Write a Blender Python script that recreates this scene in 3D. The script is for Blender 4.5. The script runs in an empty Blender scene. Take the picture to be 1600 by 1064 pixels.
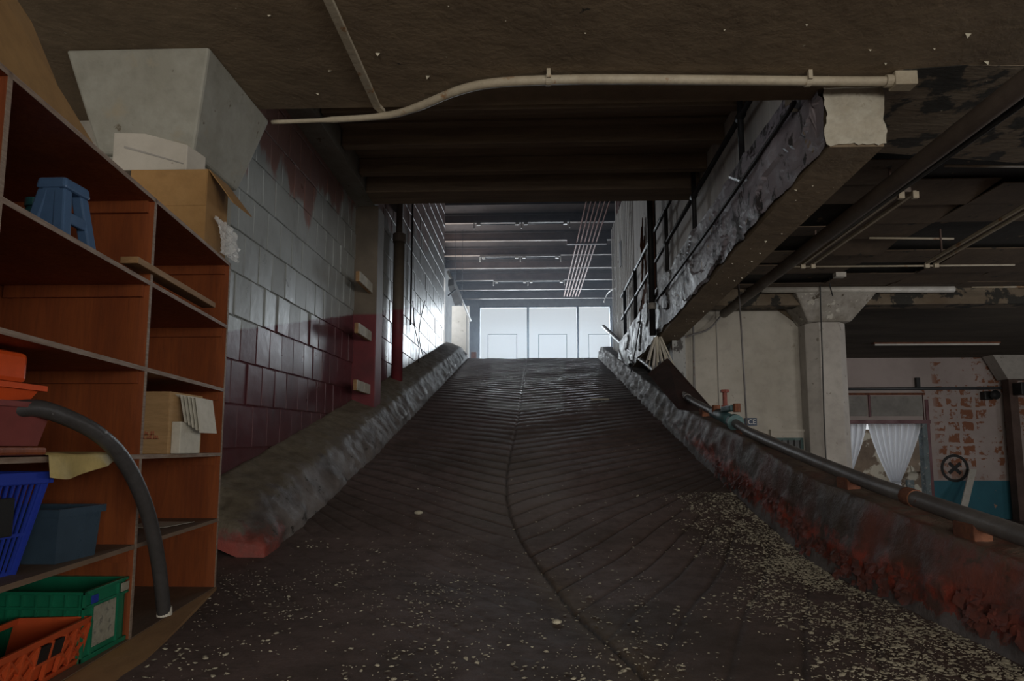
import bpy, bmesh, math, random
import numpy as np
from mathutils import noise, Vector

# ------------------------------------------------------------------ camera, world, lights, exposure
scene = bpy.context.scene
COL = scene.collection
R = math.radians
PITCH = R(6.0)
YAW = math.atan(33/1000*math.cos(PITCH))
cam_d = bpy.data.cameras.new('camera')
cam = bpy.data.objects.new('camera', cam_d)
COL.objects.link(cam)
cam.location = (0, 0, 1.0)
cam.rotation_euler = (R(90)+PITCH, 0, YAW)
cam_d.sensor_width = 36.0
cam_d.lens = 22.5
cam_d.shift_y = 63/1600
cam_d.clip_start = 0.02
cam_d.clip_end = 300
scene.camera = cam

w = bpy.data.worlds.new('overcast_sky')
scene.world = w
w.use_nodes = True
wb = w.node_tree.nodes['Background']
wb.inputs[0].default_value = (0.93, 0.965, 1.0, 1)
wb.inputs[1].default_value = 3.1
scene.view_settings.view_transform = 'Standard'
scene.view_settings.look = 'None'
scene.view_settings.gamma = 1
scene.view_settings.exposure = -2.1
scene.view_settings.use_curve_mapping = False
scene.cycles.use_denoising = True
scene.cycles.max_bounces = 7
scene.cycles.diffuse_bounces = 4
scene.cycles.glossy_bounces = 3
scene.cycles.transparent_max_bounces = 8
scene.cycles.sample_clamp_indirect = 6


def area(name, loc, rot, sx, sy, power, col=(1, 1, 1), spread=180):
    d = bpy.data.lights.new(name, 'AREA')
    d.shape = 'RECTANGLE'
    d.size = sx
    d.size_y = sy
    d.energy = power
    d.color = col
    d.spread = R(spread)
    o = bpy.data.objects.new(name, d)
    COL.objects.link(o)
    o.location = loc
    o.rotation_euler = rot
    return o


# daylight entering the windows of the rooms (hall window, windows behind the camera and one added fill, windows of the right bay)
area('daylight_hall_window', (0.7, 37.6, 7.0), (R(-90), 0, 0), 7.7, 4.5, 6300, (0.86, 0.93, 1.0))
area('daylight_landing_window', (-4.5, 26.0, 7.2), (0, R(-90), 0), 3.2, 6.6, 1500, (0.92, 0.96, 1.0))
area('back_daylight_and_fill', (-1.6, -7.25, 1.9), (R(90), 0, 0), 3.8, 2.4, 1400, (1.0, 0.93, 0.82))
area('back_daylight_and_fill', (6.2, -7.25, 1.9), (R(90), 0, 0), 4.4, 2.4, 1500, (1.0, 0.93, 0.82))
area('back_daylight_and_fill', (12.6, -7.25, 1.9), (R(90), 0, 0), 4.4, 2.4, 1500, (1.0, 0.96, 0.9))  # added fill lamp, brightens the white bay wall in the column's shadow
area('daylight_bay_window', (18.25, 9.0, 1.2), (0, R(90), 0), 2.6, 7.0, 700, (0.97, 0.97, 1.0))

# ------------------------------------------------------------------ projection helpers (a pixel on a real plane -> a point in the room)
FPX, PPX, PPY, CZ = 1000.0, 800.0, 595.0, 1.0
_r = (math.cos(YAW), math.sin(YAW), 0)
_h = (-math.sin(YAW), math.cos(YAW), 0)
_f = (_h[0]*math.cos(PITCH), _h[1]*math.cos(PITCH), math.sin(PITCH))
_u = (-_h[0]*math.sin(PITCH), -_h[1]*math.sin(PITCH), math.cos(PITCH))


def ray(px, py):
    a = (px-PPX)/FPX
    b = (PPY-py)/FPX
    return [_f[i]+a*_r[i]+b*_u[i] for i in range(3)]


def pt(px, py, X=None, Y=None, Z=None):
    d = ray(px, py)
    t = X/d[0] if X is not None else (Y/d[1] if Y is not None else (Z-CZ)/d[2])
    return Vector((d[0]*t, d[1]*t, CZ+d[2]*t))


SX0, SXK = -1.515, -0.143          # the shelving front: X = SX0 + SXK*Y


def XF(y):
    return SX0+SXK*y


def pf(px, py, off=0.0):
    d = ray(px, py)
    t = (SX0+off)/(d[0]-SXK*d[1])
    return Vector((d[0]*t, d[1]*t, CZ+d[2]*t))


RS, RY0, RW, CREST = 0.252, 5.3, 0.8, 21.35


def zr(y):
    z = RS*0.5*((y-RY0)+math.sqrt((y-RY0)**2+RW*RW))
    zt = RS*0.5*((CREST-RY0)+math.sqrt((CREST-RY0)**2+RW*RW))
    k = 0.25
    return -k*0.06+min(z, zt) if y > CREST else z-0.015*math.exp(-((y-CREST)/0.3)**2) if y > CREST-1 else z


ZTOP = zr(CREST+5)
rnd = random.Random(7)


def fbm(x, y, z, o=4):
    return noise.fractal(Vector((x, y, z)), 1.0, 2.0, o)


# ------------------------------------------------------------------ objects
ORG = {}


def setp(o, label=None, cat=None, group=None, kind=None):
    if label: o['label'] = label
    if cat: o['category'] = cat
    if group: o['group'] = group
    if kind: o['kind'] = kind
    return o


def thing(name, loc, label=None, cat=None, group=None, kind=None):
    o = bpy.data.objects.new(name, None)
    COL.objects.link(o)
    o.empty_display_size = 0.1
    o.location = loc
    ORG[o] = Vector(loc)
    return setp(o, label, cat, group, kind)


class MB:
    def __init__(s):
        s.v = []
        s.f = []

    def add(s, vs, fs):
        n = len(s.v)
        s.v += [tuple(p) for p in vs]
        s.f += [tuple(i+n for i in q) for q in fs]
        return s

    def hexa(s, p):     # 4 bottom (ccw seen from above), 4 top
        return s.add(p, [(3, 2, 1, 0), (4, 5, 6, 7), (0, 1, 5, 4), (1, 2, 6, 5), (2, 3, 7, 6), (3, 0, 4, 7)])

    def box(s, x0, x1, y0, y1, z0, z1):
        x0, x1 = min(x0, x1), max(x0, x1); y0, y1 = min(y0, y1), max(y0, y1); z0, z1 = min(z0, z1), max(z0, z1)
        return s.hexa([(x0, y0, z0), (x1, y0, z0), (x1, y1, z0), (x0, y1, z0), (x0, y0, z1), (x1, y0, z1), (x1, y1, z1), (x0, y1, z1)])

    def slab(s, quad, off):     # quad extruded by an offset vector
        off = Vector(off)
        a = [Vector(p) for p in quad]
        n = len(a)
        b = [p+off for p in a]
        fs = [tuple(range(n-1, -1, -1)), tuple(range(n, 2*n))]+[(i, (i+1) % n, n+(i+1) % n, n+i) for i in range(n)]
        return s.add(a+b, fs)

    def bar(s, a, b, wx, wz, up=(0, 0, 1)):
        a = Vector(a); b = Vector(b)
        d = (b-a).normalized()
        u = Vector(up)
        if abs(d.dot(u)) > 0.95: u = Vector((0, 1, 0))
        x = d.cross(u).normalized(); z = x.cross(d).normalized()
        q = [a-x*wx/2-z*wz/2, a+x*wx/2-z*wz/2, a+x*wx/2+z*wz/2, a-x*wx/2+z*wz/2]
        return s.slab(q, b-a)

    def tube(s, pts, r, n=10, cap=True):
        pts = [Vector(p) for p in pts]
        rs = r if isinstance(r, (list, tuple)) else [r]*len(pts)
        m = len(pts)
        t0 = (pts[1]-pts[0]).normalized()
        ref = Vector((0, 0, 1)) if abs(t0.z) < 0.9 else Vector((1, 0, 0))
        x = t0.cross(ref).normalized()
        base = len(s.v)
        for i in range(m):
            t = (pts[min(i+1, m-1)]-pts[max(i-1, 0)]).normalized()
            x = (x-t*x.dot(t)).normalized()
            y = t.cross(x)
            for k in range(n):
                a = 2*math.pi*k/n
                s.v.append(tuple(pts[i]+(x*math.cos(a)+y*math.sin(a))*rs[i]))
        for i in range(m-1):
            for k in range(n):
                k2 = (k+1) % n
                s.f.append((base+i*n+k, base+i*n+k2, base+(i+1)*n+k2, base+(i+1)*n+k))
        if cap:
            s.f.append(tuple(base+k for k in range(n-1, -1, -1)))
            s.f.append(tuple(base+(m-1)*n+k for k in range(n)))
        return s

    def grid(s, nu, nv, fn):
        base = len(s.v)
        for i in range(nu):
            for j in range(nv):
                s.v.append(tuple(fn(i/(nu-1), j/(nv-1))))
        for i in range(nu-1):
            for j in range(nv-1):
                a = base+i*nv+j
                s.f.append((a, a+nv, a+nv+1, a+1))
        return s

    def build(s, name, mat, parent=None, smooth=False, bevel=0, fix=True, **props):
        vs = s.v
        if parent is None:
            xs = [p[0] for p in vs]; ys = [p[1] for p in vs]; zs = [p[2] for p in vs]
            org = Vector(((min(xs)+max(xs))/2, (min(ys)+max(ys))/2, min(zs)))
            po = Vector((0, 0, 0))
        else:
            org = po = ORG[parent]
        me = bpy.data.meshes.new(name)
        me.from_pydata([(p[0]-org.x, p[1]-org.y, p[2]-org.z) for p in vs], [], s.f)
        if fix:
            bm = bmesh.new(); bm.from_mesh(me)
            bmesh.ops.recalc_face_normals(bm, faces=bm.faces)
            bm.to_mesh(me); bm.free()
        me.materials.append(mat)
        if smooth:
            me.polygons.foreach_set('use_smooth', [True]*len(me.polygons))
        o = bpy.data.objects.new(name, me)
        COL.objects.link(o)
        o.parent = parent
        o.location = org-po
        ORG[o] = org
        if bevel:
            b = o.modifiers.new('bevel', 'BEVEL'); b.width = bevel; b.segments = 2; b.limit_method = 'ANGLE'
        setp(o, **props)
        return o


def struct(name, mb, mat, **k):
    k.setdefault('kind', 'structure')
    return mb.build(name, mat, **k)


def crv(pts, n=6):
    """smooth polyline through the points"""
    pts = [Vector(p) for p in pts]
    out = []
    for i in range(len(pts)-1):
        p0 = pts[max(i-1, 0)]; p1 = pts[i]; p2 = pts[i+1]; p3 = pts[min(i+2, len(pts)-1)]
        for k in range(n):
            t = k/n
            out.append(0.5*((2*p1)+(p2-p0)*t+(2*p0-5*p1+4*p2-p3)*t*t+(3*p1-p0-3*p2+p3)*t**3))
    out.append(pts[-1])
    return out


# ------------------------------------------------------------------ materials
class NT:
    def __init__(s, name):
        s.m = bpy.data.materials.new(name)
        s.m.use_nodes = True
        s.t = s.m.node_tree
        s.b = s.t.nodes['Principled BSDF']
        s.pos = s.t.nodes.new('ShaderNodeNewGeometry').outputs['Position']

    def n(s, typ, **kw):
        o = s.t.nodes.new(typ)
        for k, v in kw.items(): setattr(o, k, v)
        return o

    def link(s, a, b):
        s.t.links.new(a, b)

    def noise(s, scale, detail=5, rough=0.6, off=0, stretch=(1, 1, 1), dist=0.0):
        mp = s.n('ShaderNodeMapping')
        mp.inputs['Location'].default_value = (off, off*1.7, off*0.6)
        mp.inputs['Scale'].default_value = stretch
        s.link(s.pos, mp.inputs['Vector'])
        t = s.n('ShaderNodeTexNoise')
        t.inputs['Scale'].default_value = scale
        t.inputs['Detail'].default_value = detail
        t.inputs['Roughness'].default_value = rough
        t.inputs['Distortion'].default_value = dist
        s.link(mp.outputs[0], t.inputs['Vector'])
        return t.outputs['Fac']

    def rng(s, v, a, b, c=0.0, d=1.0):
        r = s.n('ShaderNodeMapRange')
        s.link(v, r.inputs[0])
        for i, q in enumerate((a, b, c, d)): r.inputs[i+1].default_value = q
        return r.outputs[0]

    def math(s, op, a, b=None):
        m = s.n('ShaderNodeMath', operation=op)
        for i, q in enumerate((a, b)):
            if q is None: continue
            if isinstance(q, (int, float)): m.inputs[i].default_value = q
            else: s.link(q, m.inputs[i])
        return m.outputs[0]

    def mix(s, fac, a, b):
        m = s.n('ShaderNodeMix', data_type='RGBA')
        if isinstance(fac, (int, float)): m.inputs[0].default_value = fac
        else: s.link(fac, m.inputs[0])
        for i, q in ((6, a), (7, b)):
            if isinstance(q, tuple): m.inputs[i].default_value = (*q[:3], 1)
            else: s.link(q, m.inputs[i])
        return m.outputs[2]

    def xyz(s):
        x = s.n('ShaderNodeSeparateXYZ')
        s.link(s.pos, x.inputs[0])
        return x.outputs

    def bump(s, h, strength, dist=0.02):
        b = s.n('ShaderNodeBump')
        b.inputs['Strength'].default_value = strength
        b.inputs['Distance'].default_value = dist
        s.link(h, b.inputs['Height'])
        s.link(b.outputs[0], s.b.inputs['Normal'])

    def col(s, c):
        s.link(c, s.b.inputs['Base Color'])

    def rough(s, v):
        if isinstance(v, (int, float)): s.b.inputs['Roughness'].default_value = v
        else: s.link(v, s.b.inputs['Roughness'])


def pm(name, c1, c2=None, sc=3.0, rough=0.75, bump=0.2, bsc=None, spots=(), metal=0.0, stretch=(1, 1, 1), grime=0.25, spec=0.5, bdist=0.02, rvar=0.1):
    t = NT(name)
    if c2 is None: c2 = tuple(q*0.65 for q in c1)
    n1 = t.noise(sc, 6, 0.6, 1.3, stretch)
    c = t.mix(t.rng(n1, 0.35, 0.65), c1, c2)
    if grime:
        g = t.noise(sc*4.5, 4, 0.65, 9.1, stretch)
        c = t.mix(t.rng(g, 0.45, 0.75, 0, grime), c, tuple(q*0.35 for q in c2))
    h = t.noise(bsc or sc*6, 6, 0.65, 4.4, stretch)
    for i, (sc2, lo, hi, cc) in enumerate(spots):
        sp = t.noise(sc2, 5, 0.6, 13.0+7*i)
        c = t.mix(t.rng(sp, lo, hi), c, cc)
    t.col(c)
    t.rough(t.rng(n1, 0.3, 0.7, max(rough-rvar, 0.05), min(rough+rvar, 1)))
    t.b.inputs['Metallic'].default_value = metal
    t.b.inputs['Specular IOR Level'].default_value = spec
    if bump: t.bump(h, bump, bdist)
    return t.m


M = {}
M['slab'] = pm('painted_concrete_ceiling', (0.225, 0.17, 0.11), (0.165, 0.123, 0.08), 1.3, 0.8, 0.5, 5.0, [(16, 0.735, 0.75, (0.45, 0.42, 0.34)), (3.2, 0.70, 0.72, (0.035, 0.032, 0.025))], bdist=0.03)
M['slab_peeled'] = pm('peeling_ceiling', (0.17, 0.135, 0.095), (0.11, 0.08, 0.052), 2.0, 0.85, 0.6, 9, [(2.6, 0.51, 0.55, (0.02, 0.018, 0.014)), (9, 0.68, 0.71, (0.33, 0.29, 0.22))], stretch=(0.6, 1.6, 1), bdist=0.03)
M['dark_wood'] = pm('old_deck_boards', (0.26, 0.19, 0.125), (0.17, 0.12, 0.08), 2.5, 0.8, 0.3, 14, stretch=(0.3, 3, 3))
M['steel_dark'] = pm('dark_rusty_steel', (0.12, 0.075, 0.062), (0.075, 0.046, 0.038), 1.5, 0.65, 0.2, 12)
M['roof_deck'] = pm('dark_roof_deck', (0.09, 0.068, 0.06), (0.06, 0.046, 0.042), 1.2, 0.85, 0.2, 10)
M['white_conc'] = pm('white_painted_concrete', (0.31, 0.31, 0.275), (0.24, 0.235, 0.20), 2.2, 0.75, 0.35, 7, [(7, 0.66, 0.69, (0.13, 0.11, 0.08)), (2.5, 0.62, 0.72, (0.28, 0.25, 0.19))])
M['white_wall'] = pm('dirty_white_wall', (0.47, 0.445, 0.40), (0.39, 0.365, 0.32), 0.9, 0.8, 0.15, 8, [(5, 0.66, 0.74, (0.2, 0.17, 0.13)), (14, 0.70, 0.73, (0.12, 0.10, 0.08))])
M['grey_col'] = pm('grey_painted_column', (0.46, 0.435, 0.405), (0.38, 0.355, 0.33), 1.5, 0.75, 0.2, 9, [(6, 0.64, 0.68, (0.22, 0.2, 0.17))])
M['column_cap'] = pm('peeling_capital', (0.36, 0.34, 0.31), (0.22, 0.2, 0.17), 3.0, 0.8, 0.5, 9, [(5, 0.58, 0.62, (0.5, 0.48, 0.43)), (7, 0.63, 0.66, (0.1, 0.08, 0.06))])
M['beam_end'] = pm('white_plaster_beam_end', (0.42, 0.40, 0.34), (0.33, 0.30, 0.24), 4, 0.85, 0.5, 9, [(5, 0.62, 0.68, (0.2, 0.17, 0.12))])
M['mortar'] = pm('mortar_paint', (0.15, 0.125, 0.12), (0.09, 0.065, 0.065), 3, 0.7, 0.4, 14)
M['plaster'] = pm('grey_landing_plaster', (0.30, 0.29, 0.27), (0.22, 0.21, 0.2), 1.5, 0.85, 0.2)
M['siding'] = pm('beige_metal_siding', (0.62, 0.585, 0.53), (0.48, 0.44, 0.41), 0.8, 0.6, 0.15, 5, [(3, 0.64, 0.70, (0.2, 0.13, 0.12))], stretch=(3, 3, 0.3))
M['red_siding'] = pm('rust_red_siding', (0.22, 0.075, 0.05), (0.13, 0.045, 0.035), 2, 0.7, 0.2, 8, stretch=(3, 3, 0.4))
M['black_pipe'] = pm('black_painted_pipe', (0.016, 0.016, 0.018), (0.026, 0.024, 0.024), 5, 0.5, 0.2, 20, spec=0.3)
M['grey_pipe'] = pm('grey_painted_steel_pipe', (0.17, 0.165, 0.165), (0.11, 0.10, 0.10), 3, 0.42, 0.2, 22, [(9, 0.66, 0.69, (0.12, 0.05, 0.025))])
M['teal_pipe'] = pm('green_painted_fitting', (0.07, 0.16, 0.17), (0.05, 0.10, 0.11), 5, 0.5, 0.3, 22, [(14, 0.62, 0.66, (0.16, 0.06, 0.03))])
M['rust'] = pm('rusty_iron', (0.20, 0.075, 0.035), (0.11, 0.04, 0.025), 9, 0.85, 0.5, 30)
M['red_iron'] = pm('red_painted_bolt', (0.23, 0.05, 0.035), (0.15, 0.035, 0.025), 9, 0.6, 0.3, 30)
M['conduit'] = pm('cream_painted_conduit', (0.44, 0.39, 0.30), (0.36, 0.31, 0.23), 4, 0.6, 0.3, 20, [(5, 0.60, 0.66, (0.26, 0.14, 0.06))])
M['brown_pipe'] = pm('brown_painted_pipe', (0.16, 0.13, 0.11), (0.11, 0.085, 0.07), 2, 0.6, 0.2, 14)
M['copper_pipe'] = pm('red_brown_sprinkler_pipe', (0.20, 0.085, 0.06), (0.14, 0.06, 0.045), 3, 0.7, 0.1, 14)
M['white_paint'] = pm('white_enamel', (0.55, 0.53, 0.49), (0.45, 0.43, 0.39), 5, 0.5, 0.1, 16)
M['steel_bright'] = pm('galvanised_steel', (0.5, 0.5, 0.5), (0.38, 0.38, 0.38), 6, 0.35, 0.1, 20, metal=0.8)
M['ply'] = None
M['card'] = pm('brown_cardboard', (0.46, 0.29, 0.14), (0.40, 0.25, 0.115), 4, 0.8, 0.1, 30, stretch=(1, 1, 6))
M['card_dark'] = pm('dark_cardboard', (0.33, 0.19, 0.07), (0.28, 0.155, 0.055), 3, 0.8, 0.1, 30)
M['paper'] = pm('white_paper', (0.62, 0.60, 0.53), (0.54, 0.52, 0.45), 6, 0.7, 0.1, 30)
M['envelope'] = pm('manila_paper', (0.55, 0.44, 0.18), (0.47, 0.36, 0.14), 6, 0.65, 0.25, 18)
M['blue'] = pm('royal_blue_plastic', (0.025, 0.055, 0.42), (0.02, 0.045, 0.34), 3, 0.4, 0.05, 12, grime=0.15)
M['blue_stool'] = pm('slate_blue_plastic', (0.085, 0.16, 0.30), (0.065, 0.13, 0.25), 3, 0.38, 0.05, 12)
M['teal_jar'] = pm('teal_plastic', (0.03, 0.13, 0.14), (0.025, 0.1, 0.11), 3, 0.4, 0.05)
M['blue_grey'] = pm('smoky_blue_plastic', (0.05, 0.085, 0.125), (0.04, 0.068, 0.10), 3, 0.3, 0.05, 12)
M['green'] = pm('green_plastic', (0.012, 0.20, 0.105), (0.01, 0.16, 0.085), 3, 0.4, 0.05, 12)
M['orange'] = pm('orange_plastic', (0.62, 0.10, 0.028), (0.54, 0.085, 0.025), 3, 0.45, 0.08, 12)
M['tray_orange'] = pm('bright_orange_tray', (0.75, 0.10, 0.02), (0.65, 0.085, 0.02), 3, 0.4, 0.05, 12)
M['red_bin'] = pm('dull_red_plastic', (0.24, 0.06, 0.055), (0.19, 0.05, 0.045), 3, 0.45, 0.05, 12)
M['black'] = pm('black_plastic', (0.012, 0.013, 0.014), (0.02, 0.02, 0.02), 3, 0.5, 0.05, 12)
M['hose'] = pm('grey_flexible_hose', (0.062, 0.06, 0.062), (0.045, 0.042, 0.042), 6, 0.4, 0.2, 30, spots=[(20, 0.66, 0.7, (0.25, 0.25, 0.26))])
M['label'] = pm('worn_paper_label', (0.40, 0.39, 0.32), (0.30, 0.29, 0.23), 14, 0.8, 0.15, 30, [(30, 0.55, 0.62, (0.2, 0.2, 0.17))])
M['wood_raw'] = pm('raw_timber', (0.34, 0.20, 0.09), (0.25, 0.14, 0.065), 4, 0.75, 0.3, 14, stretch=(1, 0.4, 4))
M['white_wood'] = pm('whitewashed_wood', (0.5, 0.47, 0.40), (0.38, 0.35, 0.29), 5, 0.8, 0.3, 16, stretch=(4, 1, 1))
M['chip'] = pm('paint_chip', (0.60, 0.565, 0.45), (0.44, 0.41, 0.32), 30, 0.85, 0.1, 60)
M['red_chip'] = pm('red_paint_chip', (0.23, 0.058, 0.042), (0.095, 0.042, 0.034), 7, 0.7, 0.2, 40)
M['straw'] = pm('straw', (0.55, 0.40, 0.15), (0.4, 0.27, 0.09), 8, 0.9, 0.5, 30)
M['dark_red'] = pm('dark_red_enamel', (0.14, 0.028, 0.032), (0.09, 0.02, 0.025), 3, 0.4, 0.15, 12)
M['rust_dark'] = pm('dark_maroon_board', (0.045, 0.022, 0.02), (0.03, 0.017, 0.015), 3, 0.7, 0.2, 12)
M['board_green'] = pm('green_door_frame_paint', (0.045, 0.10, 0.10), (0.03, 0.075, 0.075), 4, 0.55, 0.2)
M['frame_dark'] = pm('dark_window_frame', (0.07, 0.075, 0.085), (0.05, 0.055, 0.06), 3, 0.5, 0.1)
M['frame_pale'] = pm('pale_casement_bar', (0.42, 0.40, 0.36), (0.36, 0.34, 0.31), 3, 0.6, 0.1)
M['post_blue'] = pm('grey_blue_door_post', (0.17, 0.22, 0.24), (0.11, 0.14, 0.15), 4, 0.7, 0.3, 12, [(9, 0.58, 0.62, (0.33, 0.33, 0.31))])
M['sign_blue'] = pm('dark_blue_sign', (0.02, 0.045, 0.10), (0.018, 0.04, 0.085), 4, 0.5, 0.0, grime=0)
M['sign_white'] = pm('white_sign_letter', (0.75, 0.75, 0.75), (0.7, 0.7, 0.7), 4, 0.5, 0.0, grime=0)
M['red_print'] = pm('red_box_print', (0.42, 0.13, 0.07), (0.40, 0.14, 0.07), 4, 0.8, 0.0, grime=0)
M['emblem'] = pm('black_emblem_paint', (0.015, 0.015, 0.017), (0.022, 0.022, 0.022), 4, 0.7, 0.1)
M['brick'] = pm('old_courtyard_brick', (0.27, 0.20, 0.14), (0.17, 0.125, 0.09), 1.4, 0.9, 0.5, 8, [(0.6, 0.5, 0.52, (0.55, 0.5, 0.4))])
M['panel'] = pm('stained_ceiling_board', (0.125, 0.088, 0.058), (0.08, 0.056, 0.037), 1.6, 0.85, 0.3, 9, [(4.5, 0.64, 0.68, (0.03, 0.025, 0.02)), (14, 0.73, 0.75, (0.33, 0.29, 0.22))])
M['ceil_dark'] = pm('glue_dabbed_ceiling', (0.028, 0.024, 0.018), (0.02, 0.017, 0.014), 2, 0.9, 0.4, 9, [(3.2, 0.63, 0.66, (0.15, 0.105, 0.065))])
M['ceil_far'] = pm('brown_far_ceiling', (0.10, 0.08, 0.056), (0.058, 0.046, 0.033), 1.1, 0.9, 0.5, 6, [(9, 0.72, 0.74, (0.3, 0.26, 0.2))], stretch=(0.5, 1.4, 1))
M['steel_edge'] = pm('joist_flange_glint', (0.26, 0.19, 0.14), (0.17, 0.115, 0.085), 1.2, 0.6, 0.1, stretch=(1, 1, 1))  # lighter than the web: reflected light put into the flange colour


def mk_ply():
    t = NT('orange_stained_plywood')
    n1 = t.noise(2.2, 5, 0.6, 2.0, (2.2, 2.2, 0.45), 0.6)
    n2 = t.noise(9, 6, 0.7, 6.0, (4, 4, 0.35), 0.8)
    c = t.mix(t.rng(n1, 0.35, 0.66), (0.30, 0.082, 0.024), (0.22, 0.056, 0.018))
    c = t.mix(t.rng(n2, 0.42, 0.70, 0, 0.55), c, (0.12, 0.03, 0.012))
    k = t.noise(3.3, 2, 0.5, 31.0, (1.2, 1.2, 1))
    c = t.mix(t.rng(k, 0.73, 0.76), c, (0.06, 0.02, 0.01))
    t.col(c)
    t.rough(t.rng(n2, 0.3, 0.7, 0.45, 0.6))
    t.bump(n2, 0.12, 0.01)
    return t.m


M['ply'] = mk_ply()
M['ply_edge'] = pm('plywood_edge', (0.33, 0.25, 0.19), (0.22, 0.15, 0.11), 8, 0.65, 0.3, 40, stretch=(1, 1, 12))
M['ply_base'] = pm('scuffed_plywood_plinth', (0.34, 0.20, 0.085), (0.25, 0.135, 0.055), 3, 0.7, 0.25, 12, stretch=(1, 0.5, 3))
M['ply_dusty'] = pm('dusty_brown_shelf_top', (0.22, 0.15, 0.10), (0.15, 0.095, 0.06), 3, 0.75, 0.2, 16, stretch=(1, 0.4, 1))


def mk_block(name):
    """glazed wall blocks: dark red gloss dado under a slanting line, grey above, peeling near the top"""
    t = NT(name)
    x, y, z = t.xyz()
    line = t.math('ADD', t.math('MULTIPLY', t.math('SUBTRACT', y, 6.3), 0.25), 2.2)
    d = t.math('SUBTRACT', z, line)
    d = t.math('ADD', d, t.math('MULTIPLY', t.math('SUBTRACT', t.noise(14, 3, 0.5, 3.0), 0.5), 0.05))
    up = t.rng(d, -0.015, 0.015)
    n1 = t.noise(1.6, 6, 0.6, 2.0)
    n2 = t.noise(5, 6, 0.65, 5.0, (1, 1, 0.45))
    grey = t.mix(t.rng(n1, 0.35, 0.65), (0.36, 0.385, 0.38), (0.27, 0.285, 0.275))
    grey = t.mix(t.rng(n2, 0.55, 0.75, 0, 0.6), grey, (0.13, 0.12, 0.11))
    hi = t.math('ADD', t.rng(d, 0.9, 2.4, -0.20, 0.27), t.noise(1.1, 5, 0.6, 8.0, (1.4, 1.4, 0.5)))
    grey = t.mix(t.rng(hi, 0.55, 0.60), grey, (0.235, 0.125, 0.105))
    red = t.mix(t.rng(n1, 0.35, 0.65), (0.105, 0.024, 0.032), (0.075, 0.018, 0.025))
    red = t.mix(t.rng(n2, 0.6, 0.78, 0, 0.7), red, (0.035, 0.02, 0.02))
    pe = t.noise(2.6, 6, 0.7, 21.0)
    low = t.math('ADD', pe, t.rng(d, -2.2, -1.2, 0.12, -0.1))
    red = t.mix(t.rng(low, 0.69, 0.70), red, (0.42, 0.38, 0.36))
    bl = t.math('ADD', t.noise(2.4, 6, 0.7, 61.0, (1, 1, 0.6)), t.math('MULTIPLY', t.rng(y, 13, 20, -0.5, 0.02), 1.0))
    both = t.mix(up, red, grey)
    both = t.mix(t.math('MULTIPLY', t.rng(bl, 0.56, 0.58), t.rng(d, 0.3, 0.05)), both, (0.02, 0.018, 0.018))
    t.col(both)
    t.rough(t.rng(t.noise(4, 4, 0.6, 17.0), 0.3, 0.7, 0.27, 0.44))
    t.bump(t.noise(9, 5, 0.6, 11.0), 0.18, 0.02)
    t.b.inputs['Specular IOR Level'].default_value = 0.9
    t.b.inputs['Coat Weight'].default_value = 0.35
    t.b.inputs['Coat Roughness'].default_value = 0.3
    return t.m


M['block'] = mk_block('two_tone_glazed_block')


def mk_pilaster():
    t = NT('two_tone_pilaster_paint')
    x, y, z = t.xyz()
    line = t.math('ADD', t.math('MULTIPLY', t.math('SUBTRACT', y, 6.3), 0.25), 2.2)
    up = t.rng(t.math('SUBTRACT', z, line), -0.015, 0.015)
    n1 = t.noise(2, 6, 0.6, 2.0)
    g = t.mix(t.rng(n1, 0.35, 0.65), (0.15, 0.12, 0.09), (0.10, 0.08, 0.06))
    r = t.mix(t.rng(n1, 0.35, 0.65), (0.17, 0.022, 0.03), (0.10, 0.016, 0.022))
    t.col(t.mix(up, r, g))
    t.rough(0.6)
    t.bump(t.noise(9, 5, 0.6, 11.0), 0.15, 0.02)
    return t.m


M['pilaster'] = mk_pilaster()


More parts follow.
